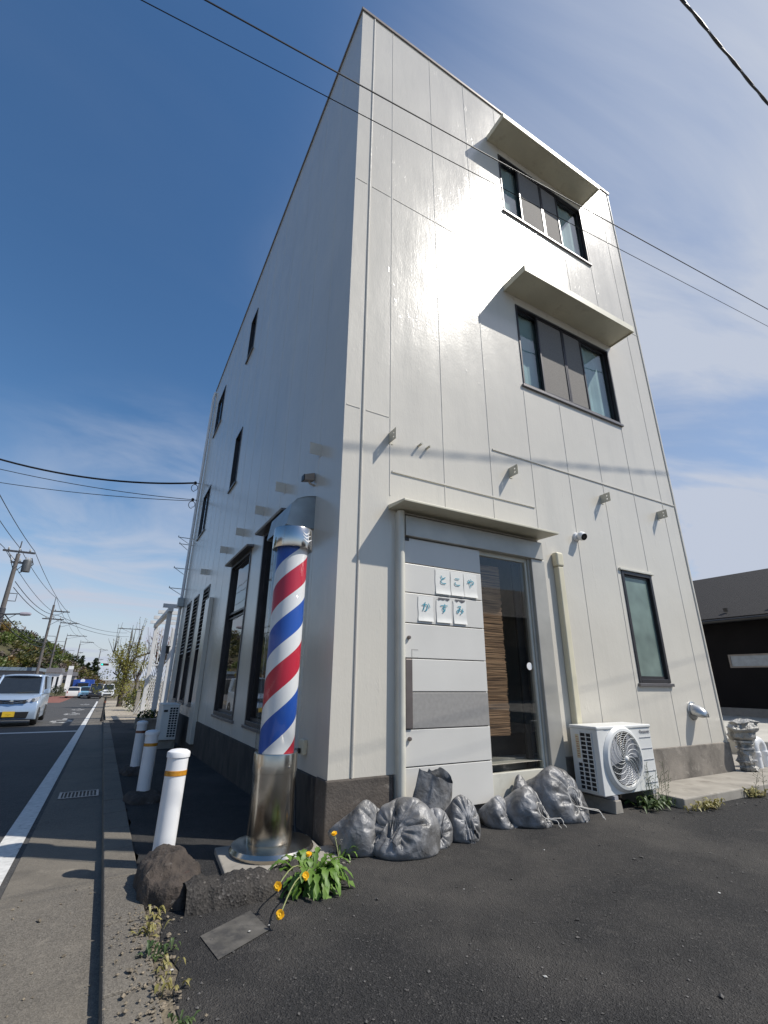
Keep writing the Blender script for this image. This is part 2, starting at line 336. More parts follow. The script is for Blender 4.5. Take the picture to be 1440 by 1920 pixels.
for yy in (18.8, 26.0, 33.2, 47.0):                # worn lane arrows
    for k, (dx, dy, w, l) in enumerate(((0, 0, .55, .5), (-.28, .75, .22, .9), (.25, .8, .22, .9), (0, 1.9, .6, .35), (0, 2.5, .2, .9))):
        x0 = -2.78+dx-w/2; m.quad((x0, yy+dy, gz(yy+dy)-.057), (x0+w, yy+dy, gz(yy+dy)-.057), (x0+w*.8, yy+dy+l, gz(yy+dy+l)-.057), (x0+w*.15, yy+dy+l, gz(yy+dy+l)-.057))
struct('lane_marking', m, M['linew'], fixn=False)
m = MB(); P = [(-.985, -.91), (-.72, -.765), (-.69, -1.0), (-.95, -1.145)]
m.quad(*[(x, y, .004) for x, y in P]); struct('ground_patch', m, mat('mortar_patch', (.085, .079, .070), .85, var=(14, .35, 6), bump=[(60, .4, .005)], var2=[(10, (.045, .043, .041), .46, .60), (5, (.14, .128, .11), .60, .75)]), fixn=False)
# concrete ledge beside the building, pad of the house next door
m = MB(); m.box((3.42, -.60, -.1), (9.5, -.016, .085)); m.box((5.62, -.016, -.1), (9.5, 9, .084)); struct('concrete_ledge', m, M['concrete'], bevel=.012)
m = MB(); m.box((7.4, .2, -.2), (40, 30, .30)); m.box((9.5, -30, -.2), (40, .2, .298)); struct('raised_concrete_yard', m, mat('light_yard_concrete', (.44, .42, .37), .85, var=(1.5, .12, 6), bump=[(50, .2, .004)]), bevel=.02)
# black drain grate in the gutter
t = thing('drain_grate', 'dark slotted drain grate set in the shaded gutter', 'drain', (-1.6, 3.22, gz(3.22)-.054))
m = MB(); m.box((-.19, -.17, 0), (.19, -.145, .012)); m.box((-.19, .145, 0), (.19, .17, .012)); m.box((-.19, -.145, 0), (-.165, .145, .012)); m.box((.165, -.145, 0), (.19, .145, .012)); m.build('frame', M['sill'], t)
m = MB()
for k in range(9): m.box((-.15+k*.035, -.145, .001), (-.135+k*.035, .145, .010))
m.build('bars', M['frame'], t)

# ------------------------------------------------------------------ the building
W, D, H = 5.6, 11.2, 10.5
bld = thing('commercial_building', 'tall narrow white three storey building with glossy painted concrete panels', 'building')
fF = lambda u, z, d: (u, -d, z)          # front wall: u along x, d outward
fL = lambda u, z, d: (-d, u, z)          # street wall: u along y, d outward
def wall_holes(mb, fn, u0, u1, z0, z1, holes, depth=.14):
    us = sorted({u0, u1, *[h[0] for h in holes], *[h[1] for h in holes]}); zs = sorted({z0, z1, *[h[2] for h in holes], *[h[3] for h in holes]})
    for i in range(len(us)-1):
        for j in range(len(zs)-1):
            cu, cz = (us[i]+us[i+1])/2, (zs[j]+zs[j+1])/2
            if any(h[0] < cu < h[1] and h[2] < cz < h[3] for h in holes): continue
            mb.quad(fn(us[i], zs[j], 0), fn(us[i+1], zs[j], 0), fn(us[i+1], zs[j+1], 0), fn(us[i], zs[j+1], 0))
    for a, b, c, d in holes:
        for p in (((a, c), (b, c)), ((b, c), (b, d)), ((b, d), (a, d)), ((a, d), (a, c))):
            mb.quad(fn(*p[0], 0), fn(*p[1], 0), fn(*p[1], -depth), fn(*p[0], -depth))
DOOR = (.60, 2.48, .06, 2.64)
F_W = [(2.54, 4.55, 4.80, 6.15), (2.52, 4.52, 8.0, 9.29), (3.95, 4.58, 1.12, 2.48)]
L_W = [(5.33, 5.90, 8.14, 9.30), (8.90, 10.02, 8.14, 9.36), (5.30, 5.90, 4.84, 6.10), (8.90, 10.05, 4.84, 6.12), (3.24, 4.58, .60, 2.95), (1.55, 2.58, .60, 3.0), (6.66, 7.40, .62, 3.0), (8.06, 8.80, .62, 3.0), (9.30, 10.02, .62, 3.0)]
BZ = .405
m = MB()
wall_holes(m, fF, 0, W, BZ, H, F_W+[(DOOR[0], DOOR[1], BZ, DOOR[3])])
wall_holes(m, fL, 0, D, BZ-.01, H, L_W)
m.quad((W, 0, BZ), (W, D, BZ), (W, D, H), (W, 0, H)); m.quad((0, D, BZ), (W, D, BZ), (W, D, H), (0, D, H)); m.quad((0, 0, H-.02), (W, 0, H-.02), (W, D, H-.02), (0, D, H-.02))
# caulked panel joints (proud beads) on the front and the street side
def bead(fn, u0, z0, u1, z1, w=.012, h=.0042):
    if u0 == u1: P = [(u0-w, z0), (u0+w, z0), (u1+w, z1), (u1-w, z1)]
    else: P = [(u0, z0-w), (u1, z1-w), (u1, z1+w), (u0, z0+w)]
    Q = [(u0-w*.45, z0), (u0+w*.45, z0), (u1+w*.45, z1), (u1-w*.45, z1)] if u0 == u1 else [(u0, z0-w*.45), (u1, z1-w*.45), (u1, z1+w*.45), (u0, z0+w*.45)]
    m.hexa([fn(a, b, -.012) for a, b in P]+[fn(a, b, h) for a, b in Q])
def inwin(u, a, b, wins): return [w for w in wins if w[0]-.05 < u < w[1]+.05 and w[2] < b and w[3] > a]
for u in (.52, 1.19, 1.86, 2.53, 3.20, 3.875, 4.55, 5.23):
    segs = [(BZ+.01, H-.03)]
    for w in sorted(F_W+[(.5, 2.56, 0, 2.74)], key=lambda w: w[2]):
        if w[0]-.03 < u < w[1]+.03:
            segs = [q for a, b in segs for q in ((a, min(b, w[2]-.06)), (max(a, w[3]+.06), b)) if q[1]-q[0] > .1]
    for a, b in segs: bead(fF, u, a, u, b)
for z in (3.67, 6.89):
    bead(fF, .235, z, .50, z); bead(fF, .02, z, .165, z)
    if z < 5: bead(fF, 1.9, z, 5.53, z, .018, .012)
    else: bead(fF, .54, z, 5.53, z, .012)
bead(fF, .54, 3.06, 2.5, 3.06, .016, .012)
for u, a, b in ((.20, BZ, H-.03), (5.55, BZ, H-.03)):
    pts = [fF(u, a, .004), fF(u, b, .004)]; m.tube(pts, .011, 8)
for u in [.62+.67*k for k in range(16)]:
    segs = [(BZ+.01, 3.4), (3.4, 6.6), (6.6, H-.04)]
    for w in L_W: segs = [q for a, b in segs for q in ((a, min(b, w[2]-.05)), (max(a, w[3]+.05), b)) if q[1]-q[0] > .1] if w[0]-.03 < u < w[1]+.03 else segs
    for a, b in segs: bead(fL, u, a, u, b, .007, .0016)
m.build('wall', M['wall'], bld, fixn=False)
m = MB()
for z in (.42, 3.5, 6.75): m.box((.16, .16, z-.1), (W-.1, D-.1, z))
m.box((3.0, .3, .42), (3.1, D-.2, 3.4)); m.box((.2, 5.0, .42), (3.0, 5.1, 3.4))
m.build('interior', M['interior'], bld)
m = MB()
for a, b in (((-.02, -.02, H-.025), (W+.02, .10, H+.035)), ((-.02, .10, H-.025), (.10, D, H+.035)), ((W-.10, .10, H-.025), (W+.02, D, H+.035))): m.box(a, b)
m.build('roof_coping', M['coping'], bld, bevel=.006)
m = MB()
m.box((-.016, -.016, -.35), (DOOR[0]-.04, .2, BZ-.002)); m.build('foundation', M['foundm'], bld, bevel=.01)
m = MB(); m.box((DOOR[1]+.02, -.016, -.35), (W+.016, .2, BZ+.012)); m.box((W-.2, .2, -.5), (W+.016, D, BZ)); m.box((DOOR[0]-.04, .0, -.3), (DOOR[1]+.02, .3, .1))
m.build('foundation', M['found'], bld, bevel=.01)
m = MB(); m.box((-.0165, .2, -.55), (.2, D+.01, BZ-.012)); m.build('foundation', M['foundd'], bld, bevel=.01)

def window(fn, u0, u1, z0, z1, name='window', panes=(), sill=True, deep=.035, fr=.028, sill_over=.03, back=None):
    """frame part with panes, sashes and sill as its sub-parts; panes=(ua,ub,material,depth)"""
    m = MB(); g = lambda a, b, dz=0: None
    def bx(mb, a, b, c, d, d0, d1): mb.hexa([fn(a, c, d0), fn(b, c, d0), fn(b, c, d1), fn(a, c, d1), fn(a, d, d0), fn(b, d, d0), fn(b, d, d1), fn(a, d, d1)])
    bx(m, u0, u0+fr, z0, z1, -.11, .012); bx(m, u1-fr, u1, z0, z1, -.11, .012); bx(m, u0+fr, u1-fr, z1-fr, z1, -.11, .012); bx(m, u0+fr, u1-fr, z0, z0+fr, -.11, .012)
    w = m.build(name, M['frame'], bld, bevel=.004)
    for pa in panes:
        ua, ub, mt, dep = pa[:4]; za, zb = (pa[4], pa[5]) if len(pa) > 4 else (z0+fr, z1-fr)
        s = MB(); r = .023
        bx(s, ua, ua+r, za, zb, dep-.02, dep+.012); bx(s, ub-r, ub, za, zb, dep-.02, dep+.012); bx(s, ua+r, ub-r, zb-r, zb, dep-.02, dep+.012); bx(s, ua+r, ub-r, za, za+r*1.4, dep-.02, dep+.012)
        s.build('sash', M['frame'], w)
        p = MB(); p.quad(fn(ua+r, za+r, dep), fn(ub-r, za+r, dep), fn(ub-r, zb-r, dep), fn(ua+r, zb-r, dep)); p.build('screen' if mt is M['screen'] else 'pane', mt, w, fixn=False)
    if back:
        p = MB(); n = 26
        for k in range(n):
            a = u0+.02+(u1-u0-.04)*k/n; b = u0+.02+(u1-u0-.04)*(k+1)/n; da = -.115+.012*math.sin(k*1.7); db = -.115+.012*math.sin((k+1)*1.7)
            p.quad(fn(a, z0-.05, da), fn(b, z0-.05, db), fn(b, z1+.05, db), fn(a, z1+.05, da))
        p.build('curtain', back, w, fixn=False)
    if sill:
        s = MB(); bx(s, u0-sill_over, u1+sill_over, z0-.040, z0-.004, -.02, .032); s.build('sill', M['sill'], w, bevel=.004)
    return w
for (a, b, c, d) in F_W[:2]:
    window(fF, a, b, c, d, panes=[(a+.035, a+.46, M['glass'], -.055), (a+.42, a+.98, M['screen'], -.02), (a+.93, a+1.37, M['screen'], -.022), (a+1.33, b-.035, M['glass'], -.055)], back=M['curtain'])
a, b, c, d = F_W[2]
window(fF, a, b, c, d, panes=[(a+.04, b-.04, M['frost'], -.03)], deep=.05, fr=.045)
m = MB(); m.box((a-.04, -.03, d+.002), (b+.04, .0, d+.03)); m.build('drip_cap', M['trim'], bld, bevel=.004)
for i, (a, b, c, d) in enumerate(L_W[:4]):
    mid = (a+b)/2
    if b-a < .8: window(fL, a, b, c, d, panes=[(a+.03, b-.03, M['glass'], -.04)], sill_over=.05, back=M['curtain'])
    else: window(fL, a, b, c, d, panes=[(a+.03, mid+.02, M['glass'], -.06), (mid-.02, b-.03, M['glass'], -.03)], sill_over=.05, back=M['curtain'])
a, b, c, d = L_W[4]; window(fL, a, b, c, d, panes=[(a+.05, b-.05, M['dglass'], -.05, c+.05, 2.05), (a+.05, b-.05, M['dglass'], -.05, 2.1, d-.05)], fr=.05, sill_over=.06)
a, b, c, d = L_W[5]; window(fL, a, b, c, d, panes=[(a+.04, b-.04, M['dglass'], -.05)], fr=.045, sill_over=.05)
m = MB(); m.hexa([fL(3.12, 2.96, -.01), fL(4.68, 2.96, -.01), fL(4.68, 2.96, .10), fL(3.12, 2.96, .10), fL(3.12, 3.0, -.01), fL(4.68, 3.0, -.01), fL(4.68, 2.985, .11), fL(3.12, 2.985, .11)]); m.build('window_hood', M['sill'], bld)
m = MB(); m.hexa([fL(1.5, 3.01, -.01), fL(2.70, 3.01, -.01), fL(2.70, 3.01, .10), fL(1.5, 3.01, .10), fL(1.5, 3.05, -.01), fL(2.70, 3.05, -.01), fL(2.70, 3.035, .11), fL(1.5, 3.035, .11)]); m.build('window_hood', M['sill'], bld)
for (a, b, c, d) in L_W[6:]:                        # louvred windows: slats above, pane below
    w = window(fL, a, b, c, d, panes=[(a+.04, b-.04, M['glass'], -.06, c+.04, 1.62)], fr=.04, sill_over=.04)
    m = MB()
    for k in range(15):
        z = 1.70+k*.085; m.hexa([fL(a+.04, z, .01), fL(b-.04, z, .01), fL(b-.04, z+.055, -.07), fL(a+.04, z+.055, -.07), fL(a+.04, z+.006, .012), fL(b-.04, z+.006, .012), fL(b-.04, z+.061, -.068), fL(a+.04, z+.061, -.068)])
    m.build('louvre_slats', M['acwhite'], w)

# awnings over the front windows and the canopy over the door
def awning(u0, u1, z, dep, th, lip):
    m = MB()
    m.hexa([fF(u0, z-.01, -.01), fF(u1, z-.01, -.01), fF(u1, z-.01, dep), fF(u0, z-.01, dep), fF(u0, z+th, -.01), fF(u1, z+th, -.01), fF(u1, z+th*.6, dep), fF(u0, z+th*.6, dep)])
    o = m.build('awning', M['canopy'], bld, bevel=.005)
    m = MB(); m.hexa([fF(u0-.012, z-.03, dep-.004), fF(u1+.012, z-.03, dep-.004), fF(u1+.012, z-.03, dep+.018), fF(u0-.012, z-.03, dep+.018), fF(u0-.012, z+lip, dep-.004), fF(u1+.012, z+lip, dep-.004), fF(u1+.012, z+lip, dep+.018), fF(u0-.012, z+lip, dep+.018)])
    for s, ua, ub in ((0, u0-.012, u0), (1, u1, u1+.012)):
        m.hexa([fF(ua, z-.03, .001), fF(ub, z-.03, .001), fF(ub, z-.03, dep-.006), fF(ua, z-.03, dep-.006), fF(ua, z+lip, .001), fF(ub, z+lip, .001), fF(ub, z+lip, dep-.006), fF(ua, z+lip, dep-.006)])
    m.build('fascia', M['canopy'], o)
awning(2.35, 4.66, 6.31, .40, .05, .075); awning(2.31, 4.58, 9.47, .38, .05, .075)
m = MB(); m.hexa([fF(.50, 2.655, -.01), fF(2.50, 2.655, -.01), fF(2.50, 2.645, .30), fF(.50, 2.645, .30), fF(.50, 2.70, -.01), fF(2.50, 2.70, -.01), fF(2.50, 2.668, .30), fF(.50, 2.668, .30)]); m.build('door_canopy', M['canopy'], bld, bevel=.004)

# ---- door: posts, header, panelled leaf, sliding glass
m = MB(); m.tube([(.615, -.045, -.02), (.615, -.045, 2.64)], .038, 14); m.box((.58, -.035, -.02), (.65, .10, 2.63)); m.build('door_post', M['trim'], bld, smooth=40)
m = MB(); m.box((2.30, -.055, -.02), (2.50, .10, 2.40)); m.box((2.275, -.02, .1), (2.302, .10, 2.40)); m.build('door_jamb', M['header'], bld, bevel=.006)
m = MB(); m.hexa([fF(.655, 2.40, -.1), fF(2.50, 2.40, -.1), fF(2.47, 2.40, .075), fF(.655, 2.40, .075), fF(.655, 2.63, -.1), fF(2.50, 2.63, -.1), fF(2.47, 2.60, .075), fF(.655, 2.60, .075)]); m.build('door_header', M['header'], bld, bevel=.005)
leaf = MB(); leaf.box((.655, -.012, .10), (1.575, .03, 2.40)); leaf = leaf.build('door_leaf', M['sill'], bld)
seams = [2.395, 2.145, 1.87, 1.597, 1.295, 1.02, .73, .45, .12]
for k in range(8):
    m = MB(); x0 = .655 if k not in (4, 5) else .735
    m.box((x0, -.034, seams[k+1]+.004), (1.575, -.011, seams[k]-.004)); m.build('panel', M['doorg'] if k == 5 else M['doorp'], leaf, bevel=.004)
m = MB(); m.box((.66, -.05, .735), (.73, -.011, 1.29)); m.build('handle_bar', M['doorh'], leaf, bevel=.006)
for z in (1.47, .66):
    m = MB(); m.lathe([(.0, 0), (.016, 0), (.016, .02), (.010, .028), (0, .028)], 14, (.70, -.033, z), Matrix.Rotation(R_(90), 3, 'X')); m.build('lock', M['doorh'], leaf, smooth=40)
m = MB(); m.box((.66, -.041, 2.36), (.71, -.033, 2.39)); m.build('latch_plate', M['black'], leaf)
m = MB()
for a, b, c, d in ((.73, .80, 1.365, 1.373), (.73, .80, 1.28+.02, 1.308), (.73, .738, 1.308, 1.365)): m.box((a, -.0352, c), (b, -.0338, d))
m.build('sticker_residue', mat('tape_residue', (.42, .40, .37), .6), leaf)
m = MB()
m.box((1.58, -.01, .10), (2.275, .05, .335)); m.box((1.575, 0, .335), (1.60, .05, 2.40)); m.box((2.25, 0, .335), (2.275, .05, 2.40)); m.box((1.60, 0, 2.355), (2.25, .05, 2.40))
gd = m.build('glass_door', M['trim'], bld, bevel=.004)
m = MB(); m.quad((1.60, .02, .335), (2.25, .02, .335), (2.25, .02, 2.355), (1.60, .02, 2.355)); m.build('pane', M['dglass'], gd, fixn=False)
m = MB(); m.lathe([(0, 0), (.037, 0), (.037, .002), (0, .002)], 24, (2.195, .016, 1.265), Matrix.Rotation(R_(90), 3, 'X')); m.build('round_sticker', M['white'], gd)
m = MB(); m.box((2.16, .10, .335), (2.25, .13, 2.35)); m.box((1.5, .30, .1), (2.6, .32, .62)); m.build('inner_frame', M['black'], gd)
# bamboo blind behind the glass
def bamboo():
    m = bpy.data.materials.new('bamboo_slats'); m.use_nodes = True; nt = m.node_tree; N = nt.nodes.new; L = nt.links.new; b = nt.nodes['Principled BSDF']; b.inputs['Roughness'].default_value = .6
    tc = N('ShaderNodeTexCoord'); mp = N('ShaderNodeMapping'); mp.inputs['Scale'].default_value = (2.5, 1, 150); L(tc.outputs['Object'], mp.inputs[0])
    n = N('ShaderNodeTexNoise'); n.inputs['Scale'].default_value = 1; n.inputs['Detail'].default_value = 3; L(mp.outputs[0], n.inputs['Vector'])
    r = N('ShaderNodeValToRGB'); r.color_ramp.elements[0].position = .36; r.color_ramp.elements[0].color = (.07, .032, .016, 1); r.color_ramp.elements[1].position = .62; r.color_ramp.elements[1].color = (.50, .30, .17, 1)
    L(n.outputs[0], r.inputs[0]); L(r.outputs[0], b.inputs['Base Color']); return m
M['bamboo'] = bamboo()
m = MB(); rnd = random.Random(4); z = .62
while z < 2.30:
    h = rnd.uniform(.006, .010); x0 = 1.50; x1 = 2.0+rnd.uniform(-.008, .012); m.box((x0, .155+rnd.uniform(-.003, .003), z), (x1, .163, z+h)); z += h+.0015
bl = m.build('bamboo_blind', M['bamboo'], fixn=False); tag(bl, 'brown bamboo slat blind hanging behind the glass door', 'blind')

# ---- wall fittings that belong to the building
m = MB(); m.box((2.70, -.075, .46), (2.785, -.0, 2.36)); m.build('pipe_cover', M['cream'], bld, bevel=.012, bseg=3)
m = MB(); m.box((2.685, -.085, 2.36), (2.80, -.0, 2.53)); m.build('pipe_cover_cap', M['cream'], bld, bevel=.025, bseg=4)
m = MB(); Rx = Matrix.Rotation(R_(90), 3, 'X')
prof = [(.105, 0), (.108, .015), (.092, .02)]
m.lathe(prof, 28, (4.93, 0, .80), Rx); vs = []; n = 14; k = 10
for i in range(k+1):
    a = i/k*R_(88)
    for j in range(n+1):
        ph = math.pi*(-.18+1.36*j/n); r = .092*math.cos(a)**.65
        vs.append((4.93+r*math.cos(ph), -.02-.16*math.sin(a), .80+r*math.sin(ph)*(1.0 if math.sin(ph) > 0 else .9)-.05*math.sin(a)))
m.add(vs, [(i*(n+1)+j, i*(n+1)+j+1, (i+1)*(n+1)+j+1, (i+1)*(n+1)+j) for i in range(k) for j in range(n)])
o = m.build('vent_cowl', mat('silver_vent_metal', (.55, .55, .54), .3, metal=.75, var=(5, .08, 3)), bld, smooth=50); sm = o.modifiers.new('shell', 'SOLIDIFY'); sm.thickness = .004
m = MB(); m.lathe([(0, .003), (.09, .003)], 20, (4.93, 0, .78), Rx); m.build('vent_opening', M['dark'], bld)
for u in (.50, 2.13, 3.77, 5.03):                    # old sign brackets, front
    m = MB(); hole = [(.10, .035), (.10, .085)]; z0 = 3.36
    m.box((u, -.145, z0), (u+.006, -.10+.012-.02, z0+.12)); m.box((u, -.108, z0), (u+.006, .003, z0+.028)); m.box((u, -.108, z0+.092), (u+.006, .003, z0+.12)); m.box((u, -.108, z0+.048), (u+.006, .003, z0+.072)); m.box((u, -.088, z0+.028), (u+.006, .003, z0+.048)); m.box((u, -.088, z0+.072), (u+.006, .003, z0+.092)); m.box((u+.006, -.005, z0), (u+.05, -.001, z0+.12))
    m.build('sign_bracket', M['steelb'], bld)
for u in (.56, 1.76, 2.75, 3.95, 5.25, 7.45):        # the same brackets on the street side
    m = MB(); m.box((-.13, u, 3.34), (.003, u+.006, 3.47)); m.box((-.005, u+.006, 3.34), (-.001, u+.05, 3.47)); m.build('sign_bracket', M['wall'], bld)
for u in (.86, .965):
    m = MB(); m.tube([(u, .003, 3.43), (u, -.07, 3.43)], .012, 8); m.build('bolt', M['steelb'], bld)
# dryer hood on the street wall (open below)
hd = MB(); prof = [(0, 2.90), (.10, 2.88), (.19, 2.84), (.25, 2.77), (.285, 2.55)]
for u in (.64, 1.30):
    hd.prism([(a, b) for a, b in prof]+[(0, 2.55)], u, u+.004, lambda a, b, d: (-a, d, b))
for i in range(len(prof)-1):
    (a, b), (c, d) = prof[i], prof[i+1]
    hd.hexa([(-a, .63, b), (-a, 1.315, b), (-c, 1.315, d), (-c, .63, d), (-a-.004, .63, b+.004), (-a-.004, 1.315, b+.004), (-c-.004, 1.315, d+.003), (-c-.004, .63, d+.003)])
hd.box((-.285, .63, 2.545), (-.003, .655, 2.56)); hd.box((-.285, 1.29, 2.545), (-.003, 1.315, 2.56))
o = hd.build('vent_hood', M['galv'], bld)
m = MB(); m.box((-.27, .66, 2.575), (-.005, 1.29, 2.58)); m.build('vent_opening', M['dark'], o)
# rain pipe, corner pipe with brackets
m = MB(); m.box((-.085, 5.98, .02), (-.004, 6.42, 2.62)); m.build('pilaster', M['wall'], bld, bevel=.008)
m = MB(); m.tube([(-.06, 11.13, -.2), (-.06, 11.13, 10.2), (-.03, 11.13, 10.38)], .045, 10); m.build('rain_pipe', M['white'], bld, smooth=40)
for z, l in ((5.15, .32), (4.95, .26), (4.2, .30), (3.6, .34)):
    m = MB(); m.box((-l-.1, 11.22, z), (0, 11.235, z+.02)); m.box((-l-.1, 11.22, z), (-l-.08, 11.235, z+.06)); m.tube([(-l-.06, 11.228, z), (-.1, 11.228, z-.16)], .008, 5)
    m.build('wall_bracket', M['galv'], bld)
for z in (6.95, 6.38):
    m = MB(); m.tube([(-.02, 11.1, z), (-.22, 11.1, z)], .012, 6); m.lathe([(0, -.05), (.03, -.05), (.045, -.02), (.03, 0), (.045, .03), (.02, .05), (0, .05)], 10, (-.2, 11.1, z))
    m.tube([(-.2+.09*math.sin(a), 11.1+.02*a, z-.14-.10*math.cos(a)*1.1) for a in [i*.5 for i in range(0, 14)]], .010, 6)
    m.build('cable_anchor', M['black'], bld)
m = MB(); m.box((-.17, 10.85, 3.05), (-.004, 11.05, 3.30)); m.build('junction_box', M['galv'], bld, bevel=.01)

# ------------------------------------------------------------------ barber pole
BP = (-.415, -.02)
t = thing('barber_pole', 'tall barber pole with red white and blue stripes on a stainless base', 'barber pole', (BP[0], BP[1], 0))
def stripe_mat():
    m = bpy.data.materials.new('barber_stripes'); m.use_nodes = True; nt = m.node_tree; N = nt.nodes.new; L = nt.links.new; b = nt.nodes['Principled BSDF']
    b.inputs['Roughness'].default_value = .38
    tc = N('ShaderNodeTexCoord'); sp = N('ShaderNodeSeparateXYZ'); L(tc.outputs['Object'], sp.inputs[0])
    at = N('ShaderNodeMath'); at.operation = 'ARCTAN2'; L(sp.outputs[1], at.inputs[0]); L(sp.outputs[0], at.inputs[1])
    a = N('ShaderNodeMath'); a.operation = 'MULTIPLY'; a.inputs[1].default_value = -1/(2*math.pi)*1.0; L(at.outputs[0], a.inputs[0])
    z = N('ShaderNodeMath'); z.operation = 'MULTIPLY_ADD'; z.inputs[1].default_value = 1/.667; z.inputs[2].default_value = STRIPE0; L(sp.outputs[2], z.inputs[0])
    s = N('ShaderNodeMath'); s.operation = 'ADD'; L(a.outputs[0], s.inputs[0]); L(z.outputs[0], s.inputs[1])
    f = N('ShaderNodeMath'); f.operation = 'FRACT'; L(s.outputs[0], f.inputs[0])
    r = N('ShaderNodeValToRGB'); r.color_ramp.interpolation = 'CONSTANT'; e = r.color_ramp.elements
    e[0].position = 0; e[0].color = (.014, .085, .40, 1); e[1].position = .29; e[1].color = (.78, .77, .76, 1)
    q = e.new(.5); q.color = (.52, .018, .045, 1); q = e.new(.79); q.color = (.78, .77, .76, 1)
    L(f.outputs[0], r.inputs[0]); L(r.outputs[0], b.inputs['Base Color']); return m
STRIPE0 = .629
m = MB(); m.lathe([(.0, .62), (.124, .62), (.124, 2.12), (0, 2.12)], 48); m.build('striped_cylinder', stripe_mat(), t, smooth=40)
m = MB(); m.lathe([(.150, .615), (.150, 2.115)], 48); o = m.build('clear_cover', thin_glass('clear_acrylic', (.95, .96, .96), .015, .55), t, smooth=180, fixn=False)
m = MB(); m.lathe([(.147, .05), (.150, .06), (.150, .50), (.1535, .502), (.1535, .615), (.151, .622), (.120, .622)], 48); m.build('base_tube', M['chromed'], t, smooth=35)
m = MB(); m.lathe([(0, .0), (.272, .0), (.278, .022), (.265, .045), (.20, .058), (.149, .060)], 48, (.02, -.01, .03)); m.build('base_flange', M['chromed'], t, smooth=35)
m = MB(); m.lathe([(.122, 2.105), (.160, 2.105), (.1625, 2.112), (.1625, 2.265), (.158, 2.275), (.05, 2.29), (0, 2.29)], 48); cap = m.build('top_cap', M['chrome'], t, smooth=35)
m = MB()
for k, (z, a0, a1) in enumerate(((2.225, -1.42, -.95), (2.20, -1.40, -.88), (2.172, -1.36, -.74))):   # swoosh emblem on the cap
    top, bot = [], []
    for i in range(15):
        u = i/14; a = a0+(a1-a0)*u; zz = z+.012*math.sin(u*5.2+2.6); w = .0058*math.sin(math.pi*min(1, u*1.02+.03))+.0012
        top.append((.1635*math.cos(a), .1635*math.sin(a), zz+w)); bot.append((.1635*math.cos(a), .1635*math.sin(a), zz-w))
    m.add(top+bot, [(15+i, 15+i+1, i+1, i) for i in range(14)])
m.add([(.1637*math.cos(a), .1637*math.sin(a), z) for a, z in ((-1.075, 2.15), (-1.035, 2.15), (-1.03, 2.247), (-1.065, 2.247))], [(0, 1, 2, 3)])
m.build('emblem', M['white'], cap, fixn=False)
for a in (-2.5, -1.2, .2, 1.6):
    m = MB(); m.lathe([(0, 0), (.007, 0), (.006, .004), (0, .005)], 8, (.1535*math.cos(a), .1535*math.sin(a), .54), Matrix.Rotation(a, 3, 'Z') @ Matrix.Rotation(R_(90), 3, 'Y')); m.build('screw', M['chrome'], t)
m = MB(); P = [(-.76, -.36), (-.10, -.40), (-.06, .20), (-.72, .20)]
m.prism(P, -.1, .030, lambda a, b, d: (a, b, d)); tag(m.build('concrete_slab', M['concrete'], bevel=.008), 'small pale concrete slab under the barber pole flange', 'slab')

# rough asphalt kerb and the broken lump round the first bollard
def lump(name, c, rx, ry, h, seed, mt, label, cat, n=26, flat=1.6, boxy=2.6):
    m = MB(); vs = []; R = 14
    for i in range(R+1):
        v = i/R
        for k in range(n*2):
            a = math.pi*k/n; ca, sa = math.cos(a), math.sin(a); s = (abs(ca)**boxy+abs(sa)**boxy)**(-1/boxy)
            rr = 1-(1-v)**flat if i else 0; zz = math.sqrt(max(0, 1-v**3.2))
            p = Vector((ca*s*rx*v, sa*s*ry*v, h*zz)); q = p*6+Vector((seed, seed*2, 0))
            d = .13*noise.fractal(q, .8, 2.1, 4)+.10*(abs(noise.noise(q*.9+Vector((4, 4, 4))))-.25)+.05*(abs(noise.noise(q*3.1))-.2)+.025*noise.noise(q*7)
            p = p*(1+d*1.1)+Vector((0, 0, h*.35*d)); p.z = max(p.z, -.06) if i < R else -.08; vs.append(p)
    w = n*2
    m.add(vs, [(i*w+k, i*w+(k+1) % w, (i+1)*w+(k+1) % w, (i+1)*w+k) for i in range(R) for k in range(w)])
    return tag(m.build(name, mt, loc=c, smooth=50, weld=True), label, cat)
M['lump'] = mat('broken_asphalt_lump', (.060, .047, .038), .92, var=(9, .4, 6), bump=[(45, 1.0, .012), (12, .8, .03)], var2=[(22, (.13, .115, .10), .62, .72), (7, (.10, .055, .04), .60, .74)])
lump('asphalt_lump', (-1.06, -.27, -.03), .175, .33, .185, 3.3, M['lump'], 'rough brown lump of broken asphalt at the foot of the nearest bollard', 'asphalt lump')
lump('asphalt_lump', (-1.03, 2.3, -.07), .18, .30, .10, 8.1, M['lump'], 'low dark asphalt mound holding the middle bollard', 'asphalt lump')
lump('asphalt_lump', (-1.01, 4.2, -.11), .18, .30, .10, 5.7, M['lump'], 'low dark asphalt mound holding the farthest bollard', 'asphalt lump')
